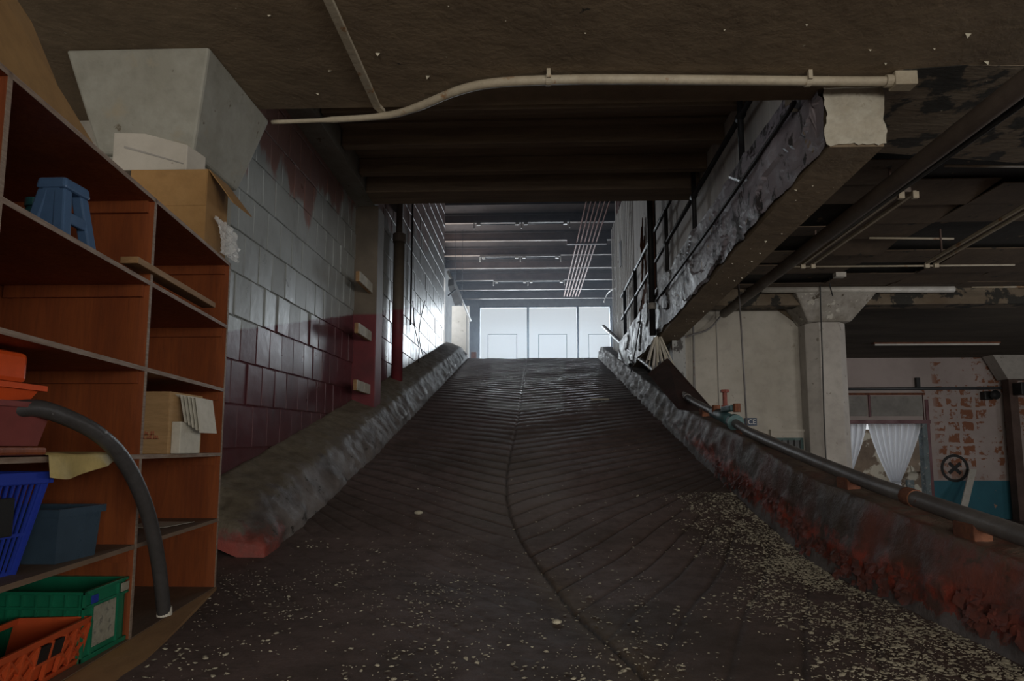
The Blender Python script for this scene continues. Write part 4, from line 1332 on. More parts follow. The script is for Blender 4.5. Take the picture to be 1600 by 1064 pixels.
# green crate
a = pt(134, 926, Z=0.375)
gx1, gy0 = a.x, a.y
gy1 = 3.165-0.004
gz = ZS[0]+0.001
gh = 0.375-gz
gc = thing('stacking_crate', (gx1-0.3, gy0+0.2, gz), 'green plastic stacking crate with a paper label on the bottom shelf', 'crate')
gx0 = gx1-0.56
# the crate stands square to the shelving front, so its end follows the skew slightly
m = MB()


def gp(x, y, z): return Vector((x+(y-gy0)*-0.10, y, z))


def gbox(m, x0, x1, y0, y1, z0, z1):
    m.hexa([gp(x0, y0, z0), gp(x1, y0, z0), gp(x1, y1, z0), gp(x0, y1, z0), gp(x0, y0, z1), gp(x1, y0, z1), gp(x1, y1, z1), gp(x0, y1, z1)])
    return m


m = MB()
wv = 0.010
gbox(m, gx0+0.012, gx1-0.012, gy0+0.012, gy0+0.012+wv, gz, gz+gh)
gbox(m, gx0+0.012, gx1-0.012, gy1-0.012-wv, gy1-0.012, gz, gz+gh)
gbox(m, gx0+0.012, gx0+0.012+wv, gy0+0.012, gy1-0.012, gz, gz+gh)
gbox(m, gx1-0.012-wv, gx1-0.012, gy0+0.012, gy1-0.012, gz, gz+gh)
gbox(m, gx0+0.012, gx1-0.012, gy0+0.012, gy1-0.012, gz, gz+0.012)
m.build('crate_body', M['green'], gc)
m = MB()
for zz, hh in ((gz+gh-0.075, 0.012), (gz+gh-0.012, 0.013), (gz, 0.02)):
    gbox(m, gx0, gx1, gy0, gy0+0.013, zz, zz+hh)
    gbox(m, gx0, gx1, gy1-0.013, gy1, zz, zz+hh)
    gbox(m, gx1-0.013, gx1, gy0, gy1, zz, zz+hh)
    gbox(m, gx0, gx0+0.013, gy0, gy1, zz, zz+hh)
m.build('rim', M['green'], gc, bevel=0.002)
for k in range(9):
    x = gx1-0.02-k*0.065
    gbox(MB(), x-0.008, x, gy0+0.001, gy0+0.012, gz+0.02, gz+gh-0.012).build('rib', M['green'], gc)
for yy in (0.0, 0.06, 0.27, 0.388):
    gbox(MB(), gx1-0.013, gx1-0.001, gy0+yy, gy0+yy+0.012, gz+0.02, gz+gh-0.012).build('rib', M['green'], gc)
gbox(MB(), gx1-0.012, gx1-0.006, gy0+0.078, gy0+0.262, gz+0.045, gz+gh-0.078).build('paper_label', M['label'], gc)
gbox(MB(), gx1-0.002, gx1+0.001, gy0+0.29, gy0+0.36, gz+gh-0.06, gz+gh-0.02).build('sticker', M['label'], gc)
gbox(MB(), gx1-0.002, gx1+0.001, gy0+0.05, gy0+0.10, gz+gh-0.06, gz+gh-0.025).build('sticker', M['blue'], gc)

# orange lattice crate leaning at the front edge of the bottom shelf
A0 = pt(131, 1031, Z=ZS[0]+0.003)
A0.y -= 0.03
A1 = A0+Vector((0.143*0.78, -0.78, 0))     # along the shelving front towards the camera
UPV = Vector((0.045, 0.0, 0.195))
oc = thing('lattice_crate', (A0.x, A0.y-0.4, ZS[0]), 'orange plastic lattice crate at the front edge of the bottom shelf', 'crate')
ax = (A1-A0)
nrm = Vector((-0.3, -0.043, 0.0))          # depth of the crate, into the shelf


def op(u, v, w_=0.0): return A0+ax*u+UPV*v+nrm*w_


def obar(name, u0, v0, u1, v1, wd=0.014, dp=0.04):
    MB().bar(op(u0, v0, 0.02), op(u1, v1, 0.02), wd, dp*0.4, up=(1, 0.1, 0)).build(name, M['orange'], oc)


for w_ in (0.0, 0.95):
    MB().slab([op(0, 0.0, w_), op(1, 0.0, w_), op(1, 0.1, w_), op(0, 0.1, w_)], nrm*0.05).slab([op(0, 0.86, w_), op(1, 0.86, w_), op(1, 1.0, w_), op(0, 1.0, w_)], nrm*0.05).build('rail', M['orange'], oc, bevel=0.002)
MB().slab([op(0, 0, 0), op(0, 0, 1), op(0, 1, 1), op(0, 1, 0)], ax*0.015).build('end_wall', M['orange'], oc)
MB().slab([op(1, 0, 0), op(1, 0, 1), op(1, 1, 1), op(1, 1, 0)], ax*-0.015).build('end_wall', M['orange'], oc)
MB().slab([op(0, 0, 0), op(1, 0, 0), op(1, 0, 1), op(0, 0, 1)], UPV*0.03).build('base', M['orange'], oc)
MB().slab([op(0, 0.1, 0.08), op(1, 0.1, 0.08), op(1, 0.86, 0.08), op(0, 0.86, 0.08)], nrm*0.02).build('inner_web', M['orange'], oc)
us = [0.0, 0.12, 0.22, 0.335, 0.45, 0.56, 0.66, 0.78, 0.89, 1.0]
for u in us:
    obar('upright', u, 0.1, u, 0.86, 0.012)
for k in range(len(us)-1):
    if k in (2, 3): continue
    ua, ub = us[k], us[k+1]
    um = (ua+ub)/2
    obar('lattice_bar', ua, 0.12, ub, 0.5, 0.008, 0.03)
    obar('lattice_bar', ub, 0.12, ua, 0.5, 0.008, 0.03)
    obar('lattice_bar', ua, 0.5, ub, 0.86, 0.008, 0.03)
    obar('lattice_bar', ub, 0.5, ua, 0.86, 0.008, 0.03)
MB().slab([op(0.23, 0.5, 0.0), op(0.445, 0.5, 0.0), op(0.445, 0.82, 0.0), op(0.23, 0.82, 0.0)], nrm*0.03).build('hand_hole_dark', M['black'], oc)  # black plate in place of the opening, its shade put into the colour
MB().slab([op(0.22, 0.44, -0.02), op(0.455, 0.44, -0.02), op(0.455, 0.5, -0.02), op(0.22, 0.5, -0.02)], nrm*0.06).build('handle_lip', M['orange'], oc, bevel=0.002)

# grey hose looping from the red bin to the shelf foot
hp = [(-60, 640, 2.22), (20, 639, 2.34), (60, 638, 2.42), (108, 654, 2.54), (150, 676, 2.66), (185, 708, 2.80), (213, 755, 2.95), (233, 810, 3.08), (246, 870, 3.2), (253, 925, 3.3), (256, 958, 3.36)]
pts = crv([pt(a, b_, Y=y) for a, b_, y in hp], 5)
hs = thing('hose', pts[-1], 'thick grey hose arching down across the shelving front', 'hose')
MB().tube(pts, 0.034, 14).build('hose_tube', M['hose'], hs, smooth=True)
MB().tube([pts[-1]+Vector((0, 0, 0.03)), pts[-1]+Vector((0.002, 0.002, -0.012))], 0.037, 16).build('end_cap', M['paper'], hs, smooth=False)

# --- left wall fittings
for i, (x0, y0_, x1, y1_, lb) in enumerate(((551, 430, 573, 447, 'topmost of the three'), (549, 507, 570, 527, 'middle one of the three'), (543, 595, 568, 613, 'lowest of the three'))):
    a = pt(x0, (y0_+y1_)/2, Y=9.62)
    zc = a.z
    t = thing('bumper_block', (-2.64, 9.74, zc-0.08), lb+' white-faced wooden bumper blocks on the pilaster', 'block', 'bumper blocks on the pilaster')
    MB().box(-2.67, -2.615, 9.36, 10.125, zc-0.08, zc+0.08).build('block_body', M['wood_raw'], t, bevel=0.008)
    MB().box(-2.616, -2.60, 9.37, 9.74, zc-0.078, zc+0.078).build('white_face', M['white_wood'], t, bevel=0.004)
    MB().box(-2.616, -2.60, 9.76, 10.12, zc-0.078, zc+0.078).build('white_face', M['white_wood'], t, bevel=0.004)
a = pt(624, 370, X=-2.74); c = pt(624, 590, X=-2.74)
t = thing('wall_pipe', (-2.74, a.y, zr(a.y)+0.45), 'vertical brown drain pipe with a red lower part on the left wall', 'pipe')
MB().tube([(-2.74, a.y, 9.3), (-2.74, a.y, a.z)], 0.07, 14).build('upper_pipe', M['brown_pipe'], t, smooth=True)
MB().tube([(-2.74, a.y, a.z), (-2.74, a.y, zr(a.y)+0.45)], 0.115, 16).build('lower_pipe', M['pilaster'], t, smooth=True)
MB().tube([(-2.74, a.y, a.z+0.05), (-2.74, a.y, a.z-0.12)], 0.135, 16).build('collar', M['brown_pipe'], t)
MB().bar(pt(598, 284, X=-2.83), pt(621, 328, X=-2.83), 0.10, 0.10).build('diagonal_strut', M['brown_pipe'], label='short diagonal brown strut running into the drain pipe', cat='strut')
a = pt(645, 300, X=-2.84)
MB().tube([(-2.84, a.y, 9.3), (-2.84, a.y, zr(a.y)+1.5)], 0.022, 8).build('wall_conduit', M['black_pipe'], smooth=True, label='thin black conduit running down the left wall beyond the drain pipe', cat='conduit')
for i, (pp, lb) in enumerate(((((645, 470), (648, 510), (655, 545), (652, 575)), 'black cable hanging in a slack line below the thin conduit'), (((664, 470), (657, 500), (655, 530), (662, 560)), 'black cable dangling near the peeled patch of the left wall'))):
    MB().tube(crv([pt(a, b_, X=-2.82) for a, b_ in pp], 5), 0.012, 6).build('cable', M['black_pipe'], smooth=True, label=lb, cat='cable')

# --- ceiling conduit and raceway
cp = [pt(1392, 127, Z=3.84), pt(1300, 127, Z=3.84), pt(1000, 124, Z=3.84), pt(860, 125, Z=3.84), pt(770, 130, Z=3.84), pt(715, 142, Z=3.84), pt(650, 168, Z=3.83), pt(600, 181, Z=3.84), pt(520, 187, Z=3.86), pt(425, 191, Z=3.88)]
ct = thing('ceiling_conduit', cp[4], 'cream painted conduit bending along the edge of the ceiling slab', 'conduit')
MB().tube(crv(cp, 5), [0.036]*26+[0.034]*5+[0.030]*5+[0.026]*5+[0.018]*5, 14).build('pipe', M['conduit'], ct, smooth=True)
for px_, py_ in ((857, 125), (1262, 127)):
    a = pt(px_, py_, Z=3.84)
    MB().tube([a+Vector((-0.02, 0, 0)), a+Vector((0.02, 0, 0))], 0.043, 14).box(a.x-0.015, a.x+0.015, a.y-0.06, a.y-0.03, 3.83, 3.9).build('clip', M['conduit'], ct)
a = pt(1383, 127, Z=3.84)
MB().tube([a, a+Vector((0.05, 0, 0))], 0.048, 14).build('collar', M['conduit'], ct)
MB().box(a.x+0.05, a.x+0.22, a.y-0.055, a.y+0.055, 3.785, 3.898).build('junction_box', M['conduit'], ct, bevel=0.008)
a = pt(515, 0, Z=3.885); c = pt(597, 170, Z=3.885)
t = thing('raceway', (a.x, 3.9, 3.87), 'cream surface raceway strip running back across the ceiling slab', 'raceway')
MB().box(a.x-0.04, a.x+0.025, 0.5, c.y-0.04, 3.872, 3.9).build('channel', M['conduit'], t, bevel=0.006)
MB().slab([(a.x-0.04, c.y-0.04, 3.872), (a.x+0.025, c.y-0.04, 3.872), (a.x+0.045, c.y+0.04, 3.872), (a.x-0.005, c.y+0.055, 3.872)], (0, 0, 0.028)).build('end_piece', M['conduit'], t)

# --- hanging steel bracket in the dark under the deck
a = pt(992, 222, Y=9.2); c = pt(1056, 222, Y=9.2); e = pt(1056, 262, Y=9.2); g = pt(1000, 226, Y=9.2)
t = thing('steel_bracket', (c.x, 9.2, e.z), 'black triangular steel bracket under the timber deck', 'bracket')
MB().bar(a, c, 0.12, 0.12).build('arm', M['black_pipe'], t)
MB().bar(c+Vector((-0.05, 0, 0)), e+Vector((-0.05, 0, 0)), 0.12, 0.12).build('post', M['black_pipe'], t)
MB().bar(g, e, 0.10, 0.10).build('brace', M['black_pipe'], t)

# --- sprinkler pipes under the hall roof, lights on the joists
for k in range(6):
    x0 = 1.72+k*0.155
    MB().tube([(x0+0.15, 15.0, 9.26), (x0+0.08, 25, 9.26), (x0, 34.4, 9.26)], 0.03, 8).build('roof_pipe', M['copper_pipe'], smooth=True,
        label=['leftmost', 'second from the left', 'third from the left', 'fourth from the left', 'fifth from the left', 'rightmost'][k]+' of the six red-brown pipes under the hall roof', cat='pipe', group='red-brown pipes under the hall roof')
MB().box(1.6, 3.3, 19.8, 19.95, 9.20, 9.42).build('pipe_hanger', M['steel_dark'], label='nearer dark hanger bar holding the red-brown roof pipes', cat='hanger', group='hanger bars of the roof pipes')
MB().box(1.4, 3.0, 25.2, 25.35, 9.20, 9.42).build('pipe_hanger', M['steel_dark'], label='farther dark hanger bar holding the red-brown roof pipes', cat='hanger', group='hanger bars of the roof pipes')
for (yj, zz, xs_, lb) in ((23.3, 350, (741, 815, 890), 'nearest'), (27.4, 403, (750, 813, 876), 'middle'), (31.55, 441, (771, 825, 882), 'farthest')):
    pa = [pt(x, zz, Y=yj-0.25) for x in xs_]
    t = thing('strip_light', (pa[1].x, yj-0.25, pa[1].z-0.1), lb+' twin-tube strip light under the hall roof joists', 'light', 'strip lights under the hall roof')
    z = pa[1].z
    MB().box(pa[0].x, pa[2].x, yj-0.31, yj-0.19, z+0.05, z+0.13).build('housing', M['brown_pipe'], t)
    for i, p_ in enumerate(pa):
        for s in ((1,) if i == 0 else ((-1, 1) if i == 1 else (-1,))):
            xx = p_.x+s*0.16
            MB().box(xx-0.07, xx+0.07, yj-0.30, yj-0.20, z-0.03, z+0.05).build('lamp_holder', M['white_paint'], t)
        MB().box(p_.x-0.02, p_.x+0.02, yj-0.28, yj-0.22, z-0.16, z+0.05).build('bracket', M['white_paint'], t)
    for xx in (pa[0].x+0.3, pa[2].x-0.3):
        MB().box(xx-0.02, xx+0.02, yj-0.27, yj-0.05, z+0.13, 9.44).build('hanger', M['steel_dark'], t)
    MB().tube([(pa[0].x+0.2, yj-0.25, z), (pa[1].x-0.2, yj-0.25, z)], 0.018, 8).tube([(pa[1].x+0.2, yj-0.25, z), (pa[2].x-0.2, yj-0.25, z)], 0.018, 8).build('tube', M['frame_dark'], t, smooth=True)
# landing left: tilted box light, white door panel
a = pt(712, 452, Y=23.5); c = pt(722, 478, Y=23.5)
t = thing('tilted_light_box', (c.x, 23.5, c.z), 'tilted grey light box hung by the left wall of the landing', 'light')
p_ = [pt(700, 447, Y=22.2), pt(709, 445, Y=22.4), pt(722, 474, Y=25), pt(711, 478, Y=25)]
MB().slab(p_, (0, 0.05, 0.25)).build('housing', M['plaster'], t)
MB().tube([pt(700, 425, Y=22.0), pt(722, 470, Y=25), pt(735, 501, Y=27.5)], 0.05, 8).build('edge_pipe', M['white_paint'], t, smooth=True)
MB().tube([pt(700, 462, Y=22.6), pt(712, 452, Y=22.6)], 0.03, 6).build('bracket', M['black_pipe'], t)
for q_ in p_[2:]:
    MB().tube([q_+Vector((0, 0.02, 0.1)), (q_.x, q_.y+0.02, 9.8)], 0.008, 6).build('hanger', M['black_pipe'], t)
d = thing('door_3', (-3.6, 28, ZTOP), 'pale door panel on the left of the landing', kind='structure')
a = pt(706, 478, Y=27.8); c = pt(729, 478, Y=27.8)
MB().box(a.x, c.x, 27.8, 27.9, ZTOP-0.05, a.z).build('door_leaf', M['white_wall'], d)
MB().box(c.x+0.03, c.x+0.12, 27.8, 27.95, ZTOP-0.05, a.z).build('door_frame', M['frame_pale'], d)
a = pt(944, 472, Y=30); c = pt(964, 448, Y=26)
MB().tube(crv([a, pt(950, 458, Y=29), c], 5), 0.035, 8).build('bent_conduit', M['frame_pale'], smooth=True, label='thin pale conduit bending down beside the window head', cat='conduit')
MB().box(pt(736, 545, Y=26).x, pt(744, 545, Y=26).x, 26, 26.2, ZTOP-0.03, ZTOP+0.9).build('red_crate', M['rust'], label='small red-brown box at the top left of the ramp', cat='box')

# --- railing of the upper floor
rl = thing('railing', (2.44, 10.5, 4.0), 'black pipe guard railing along the upper floor edge', 'railing')
RXp = 2.42


def rp(px, py): return pt(px, py, X=RXp)


railA = [(1130, 160), (1082, 239), (1040, 321), (1021, 362), (976, 457)]
railB = [(1172, 161), (1087, 297), (1050, 362), (1022, 415), (977, 490)]


def fit(ps):
    q = [rp(*p) for p in ps]
    A = np.polyfit([v.y for v in q], [v.z for v in q], 1)
    return lambda y: float(A[0]*y+A[1])


zA, zB = fit(railA), fit(railB)
MB().tube([(RXp, 5.7, zA(5.7)), (RXp, 17.2, zA(17.2))], 0.034, 12).build('top_rail', M['black_pipe'], rl, smooth=True)
MB().tube([(RXp, 5.7, zB(5.7)), (RXp, 17.2, zB(17.2))], 0.034, 12).build('mid_rail', M['black_pipe'], rl, smooth=True)
for px_, py_ in ((1157, 190), (1082, 239), (1040, 321), (992, 424), (976, 457)):
    y = rp(px_, py_).y
    zb = bz_top(y)-0.02
    MB().tube([(RXp, y, zb), (RXp, y, zA(y)+0.03)], 0.036 if y < 14 else 0.045, 12).build('post', M['black_pipe'], rl, smooth=True)
    MB().tube([(RXp, y-0.06, zB(y-0.06)), (RXp, y+0.06, zB(y+0.06))], 0.05, 12).build('tee', M['black_pipe'], rl, smooth=True)
# lower conduit along the beam face
q = [pt(1237, 164, X=2.30), pt(1222, 190, X=2.30), pt(1102, 365, X=2.30), pt(1025, 470, X=2.30)]
MB().tube(crv(q, 6), 0.022, 8).build('beam_conduit', M['black_pipe'], smooth=True, label='black conduit running along the peeling side of the edge beam', cat='conduit')
a = pt(1017, 400, X=2.27)
t = thing('drop_pipe', (2.27, a.y, 3.0), 'thick black vertical pipe standing before the siding wall', 'pipe')
zlo = pt(1021, 524, Y=a.y).z
MB().tube([(2.27, a.y, zlo), (2.27, a.y, 9.3)], 0.06, 14).build('pipe', M['black_pipe'], t, smooth=True)
MB().tube([(2.27, a.y, zlo+0.5), (2.27, a.y, zlo+0.62)], 0.075, 14).build('collar', M['frame_pale'], t, smooth=True)
for k, dx in enumerate((0.10, 0.17)):
    MB().tube([(2.33+dx*0.6, a.y+0.25+dx, 4.0), (2.33+dx*0.6, a.y+0.25+dx, 9.3)], 0.03, 8).build('riser', M['black_pipe'] if k else M['rust'], smooth=True,
        label=('thin rust-brown riser just behind the thick black pipe', 'thin black riser just behind the rust-brown one')[k], cat='pipe')
# torn strips of siding
m = MB()
for k in range(9):
    s = pt(1004+rnd.uniform(-3, 5), 340+k*14, X=2.48)
    m.slab([s, s+Vector((0.03, 0.10, 0.0)), s+Vector((rnd.uniform(-.1, .08), 0.15, -0.5-rnd.random()*0.3)), s+Vector((rnd.uniform(-.05, .02), 0.03, -0.45))], (0.012, 0, 0))
m.build('torn_siding', M['rust'], label='torn rust-brown strip of siding curling beside the risers', cat='siding')

# --- handrail pipe on the right kerb
hp = [(1700, 876), (1600, 838), (1430, 779), (1330, 743), (1180, 680), (1140, 656), (1073, 621), (1040, 592), (985, 548), (943, 510)]
hw = [pt(a, b_, X=2.42) for a, b_ in hp]
ht = thing('handrail_pipe', (2.42, 8, 1.2), 'long grey handrail pipe lying along the right kerb', 'pipe')
path = crv(hw, 4)
nA = 4*4
MB().tube(path[:6*4+1], 0.052, 16).build('lower_pipe', M['grey_pipe'], ht, smooth=True)
MB().tube(path[6*4:], [0.055]*8+[0.06]*(len(path[6*4:])-8), 16).build('upper_pipe', M['grey_pipe'], ht, smooth=True)


def on_pipe(px):
    best = min(path, key=lambda v: abs(px_of(v)-px))
    return best


def px_of(v):
    c_ = [sum(a*b_ for a, b_ in zip(ax_, (v.x, v.y, v.z-CZ))) for ax_ in (_r, _f)]
    return PPX+FPX*c_[0]/c_[1]


def pipe_at(px):
    for a, c in zip(path[:-1], path[1:]):
        pa, pc = px_of(a), px_of(c)
        if min(pa, pc) <= px <= max(pa, pc):
            k = (px-pa)/(pc-pa)
            return a.lerp(c, k), (c-a).normalized()
    return path[0], Vector((0, 1, 0))


for px_, mt, rr in ((1073, 'grey_pipe', 0.066), (1038, 'grey_pipe', 0.066), (990, 'grey_pipe', 0.07), (1424, 'rust', 0.058)):
    p_, d = pipe_at(px_)
    MB().tube([p_-d*0.05, p_+d*0.05], rr, 16).build('coupling', M[mt], ht, smooth=False)
# green union with clamp
p_, d = pipe_at(1132)
MB().tube([p_-d*0.42, p_+d*0.45], 0.074, 16).build('green_union', M['teal_pipe'], ht, smooth=True)
MB().tube([p_-d*0.46, p_-d*0.38], 0.10, 16).build('flange', M['teal_pipe'], ht)
cl = MB()
MB().box(p_.x-0.05, p_.x+0.05, p_.y-0.42, p_.y-0.02, p_.z+0.06, p_.z+0.13).build('clamp_plate', M['teal_pipe'], ht, bevel=0.01)
MB().tube([p_+Vector((0, -0.05, 0.1)), p_+Vector((0, -0.05, 0.33))], 0.028, 10).tube([p_+Vector((0, -0.05, 0.31)), p_+Vector((0, -0.05, 0.345))], 0.055, 6).tube([p_+Vector((0, -0.05, 0.12)), p_+Vector((0, -0.05, 0.15))], 0.05, 6).build('red_bolt', M['red_iron'], ht)
MB().tube([p_+Vector((-0.02, 0.28, 0.05)), p_+Vector((-0.02, 0.28, 0.17))], 0.055, 8).build('plug', M['rust'], ht)
MB().tube([p_+Vector((0.02, -0.45, 0.04)), p_+Vector((0.02, -0.45, 0.14))], 0.045, 8).build('bolt', M['rust'], ht)
for px_ in (1325, 1518, 1160, 1100):
    p_, d = pipe_at(px_)
    zk = zr(p_.y)+0.44*kr_h(p_.y)-0.02
    s_ = 0.05
    MB().box(p_.x-s_, p_.x+s_, p_.y-0.09, p_.y+0.09, zk, max(p_.z-0.02, zk+0.05)).build('saddle_block', M['rust'], ht, bevel=0.008)

# --- things in the bay
# office sign: only its end shows past the pipe
a = pt(1164, 653, Y=13.10); c = pt(1183, 665, Y=13.10)
sg = thing('door_sign', ((a.x+c.x)/2, 13.10, c.z), 'small dark blue sign with white letters beside the bay door', 'sign')
MB().box(a.x, c.x, 13.10, 13.125, c.z, a.z).build('sign_plate', M['sign_blue'], sg)
tx = bpy.data.curves.new('lettering', 'FONT')
tx.body = 'CE'
tx.size = 0.135
tx.extrude = 0.003
tx.align_x = 'RIGHT'
to = bpy.data.objects.new('lettering', tx)
COL.objects.link(to)
to.parent = sg
to.location = Vector((c.x-0.02, 13.096, c.z+0.03))-ORG[sg]
to.rotation_euler = (R(90), 0, 0)
tx.materials.append(M['sign_white'])
bpy.context.view_layer.update()
lm = bpy.data.meshes.new_from_object(to.evaluated_get(bpy.context.evaluated_depsgraph_get()))
lo = bpy.data.objects.new('lettering', lm)
COL.objects.link(lo)
lo.parent = sg
lo.location = to.location
lo.rotation_euler = to.rotation_euler
bpy.data.objects.remove(to)
lo.name = 'lettering'

MB().tube([pt(1600, 129, Z=3.62)+Vector((-0.0, -3.0, 0.0)), pt(1600, 129, Z=3.62), pt(1131, 490, Z=3.62)], 0.085, 16).build('bay_pipe', M['brown_pipe'], smooth=True, label='thick brown pipe running under the bay ceiling to the white wall', cat='pipe')
for k in range(4):
    y = 6.2+k*1.7
    x = pt(1600, 129, Z=3.62).x+0.0
MB().tube([pt(1600, 150, Z=3.58)+Vector((0.06, -2.5, 0)), pt(1600, 150, Z=3.58)+Vector((0.06, 0, 0)), pt(1300, 372, Z=3.58)], 0.03, 8).build('bay_cable', M['black'], smooth=True, label='black cable strung beside the thick bay pipe', cat='cable')


def strip(a, c, wdt, name, label):
    t = thing(name, (a+c)/2, label, 'light', 'strip lights of the bay')
    d = (c-a).normalized()
    s = d.cross(Vector((0, 0, 1))).normalized()
    MB().bar(a, c, wdt*0.45, 0.05).build('housing', M['brown_pipe'], t)
    for q in (-1, 1):
        MB().bar(a+s*q*wdt*0.45+Vector((0, 0, -0.03)), c+s*q*wdt*0.45+Vector((0, 0, -0.03)), 0.035, 0.035).build('rail', M['conduit'], t)
        for e in (a, c):
            MB().box(e.x+s.x*q*wdt*0.45-0.03, e.x+s.x*q*wdt*0.45+0.03, e.y+s.y*q*wdt*0.45-0.02, e.y+s.y*q*wdt*0.45+0.02, e.z-0.10, e.z-0.03).build('lamp_holder', M['conduit'], t)
    for u in (0.12, 0.88):
        e = a.lerp(c, u)
        MB().box(e.x-0.01, e.x+0.01, e.y-0.01, e.y+0.01, e.z, CR+0.1).build('hanger', M['steel_dark'], t)
    return t


strip(pt(1418, 296, Z=3.70), pt(1262, 409, Z=3.70), 0.16, 'strip_light', 'empty strip light hung beside the thick bay pipe')
strip(pt(1640, 300, Z=3.74), pt(1455, 408, Z=3.74), 0.14, 'strip_light', 'empty strip light hung near the right edge of the bay')
a = pt(1363, 538, Y=18.6); c = pt(1560, 538, Y=18.6)
t = thing('strip_light', (a+c)/2, 'long rusty strip light across the far bay ceiling', 'light', 'strip lights of the bay')
MB().box(a.x, c.x, 18.5, 18.65, a.z, a.z+0.10).build('housing', M['rust'], t)
MB().box(a.x+0.02, c.x-0.05, 18.49, 18.56, a.z-0.05, a.z-0.005).build('tube', M['white_paint'], t)
for x in (a.x+0.6, c.x-0.6): MB().box(x-0.015, x+0.015, 18.55, 18.58, a.z+0.1, CR+0.05).build('hanger', M['steel_dark'], t)
a = pt(1190, 453, Y=12.3); c = pt(1490, 452, Y=12.3)
t = thing('white_duct', (a+c)/2, 'long white painted pipe across the bay in front of the capital', 'pipe')
MB().tube([a, c], 0.062, 14).build('pipe', M['white_paint'], t, smooth=True)
for u in (0.15, 0.55, 0.95):
    e = a.lerp(c, u); MB().box(e.x-0.012, e.x+0.012, e.y-0.012, e.y+0.012, e.z, CR+0.1).build('hanger', M['steel_dark'], t)
for (x0, y0_, x1, y1_, YY, lb) in ((1235, 417, 1585, 414, 10.3, 'thin pale conduit crossing the bay ceiling in one straight run'), (1358, 372, 1490, 373, 9.2, 'short pale conduit crossing between the strip lights'), (1476, 259, 1600, 260, 6.75, 'thin pale batten crossing the bay ceiling near the pipe'), (1518, 449, 1600, 448, 11.6, 'pale batten end at the right edge under the far bay ceiling')):
    MB().tube([pt(x0, y0_, Y=YY), pt(x1, y1_, Y=YY)], 0.016, 8).build('ceiling_batten', M['conduit'], smooth=True, label=lb, cat='conduit')
MB().box(pt(1306, 423, Y=10.6).x, pt(1322, 423, Y=10.6).x, 10.6, 10.72, pt(1306, 432, Y=10.6).z, pt(1306, 425, Y=10.6).z).build('junction_box', M['white_paint'], label='small white box under the bay ceiling before the capital', cat='box')
# hanging rod and cables
ws = pt(1153, 432, Y=11.0)
t = thing('hanging_rod', (ws.x, 11.0, 1.0), 'thin rusty rod hanging from the edge beam before the white wall', 'rod')
MB().tube([ws, pt(1160, 545, Y=11.0), pt(1167, 668, Y=11.0)], 0.016, 8).build('rod', M['grey_pipe'], t, smooth=True)
MB().tube([ws+Vector((0, 0, -0.02)), ws+Vector((0, 0, 0.25))], 0.035, 8).build('hook', M['chip'], t)
MB().tube(crv([pt(1135, 482, Y=12.9), pt(1110, 512, Y=12.9), pt(1085, 522, Y=12.9), pt(1055, 530, Y=12.9), pt(1030, 522, Y=12.9)], 6), 0.018, 8).build('cable', M['grey_pipe'], smooth=True, label='grey cable sagging from the thick pipe end to the beam', cat='cable')
MB().tube(crv([pt(1071, 470, Y=12.9), pt(1082, 500, Y=12.95), pt(1084, 560, Y=13.0), pt(1084, 622, Y=13.0)], 6), 0.02, 8).build('cable', M['grey_pipe'], smooth=True, label='grey cable dropping straight down the white wall', cat='cable')
MB().tube(crv([pt(1281, 415, Y=12.2), pt(1282, 470, Y=12.2), pt(1285, 560, Y=12.2), pt(1288, 660, Y=12.2), pt(1292, 745, Y=12.2)], 5), 0.012, 6).build('cable', M['black'], smooth=True, label='thin black cable hanging down the face of the octagonal column', cat='cable')
MB().tube(crv([pt(1300, 420, Y=12.0), pt(1296, 440, Y=12.0), pt(1301, 462, Y=12.0)], 5), 0.012, 6).build('cable', M['black'], smooth=True, label='short black cable end hanging before the capital', cat='cable')
MB().tube([pt(1262, 520, Y=13.0), pt(1268, 760, Y=13.0)], 0.03, 8).build('corner_conduit', M['rust'], smooth=True, label='dark rusty conduit in the corner between wall and column', cat='conduit')
MB().tube(crv([pt(1002, 470, X=2.25), pt(1000, 500, X=2.3), pt(993, 545, X=2.3), pt(984, 590, X=2.28), pt(980, 615, X=2.25)], 6), 0.012, 6).build('cable', M['black'], smooth=True, label='thin black cable trailing over the handrail pipe to the kerb', cat='cable')

# splintered laths and red board at the far side of the kerb
lt = thing('lath_bundle', pt(1030, 560, Y=12.0), 'splintered fan of pale laths between beam and kerb', 'laths')
top = pt(1027, 528, Y=12.0)
for k in range(15):
    u = k/14
    e = pt(1008+u*50+rnd.uniform(-2, 2), 572+u*26+rnd.uniform(-18, 8), Y=12.0+rnd.uniform(-0.15, 0.15))
    s = top+Vector(((u-0.5)*0.12, rnd.uniform(-.06, .06), rnd.uniform(-.03, .03)))
    MB().bar(s, e, rnd.uniform(0.016, 0.034), 0.008, up=(0, 1, 0)).build('lath', M['white_wood'] if k % 4 else M['grey_col'], lt)
MB().slab([pt(1012, 584, Y=11.6), pt(1042, 560, Y=11.9), pt(1064, 606, Y=11.2), pt(1118, 646, Y=9.6), pt(1060, 640, Y=9.6)], (0.03, 0.02, 0)).build('leaning_board', M['rust_dark'], label='dark red board leaning behind the handrail pipe', cat='board')

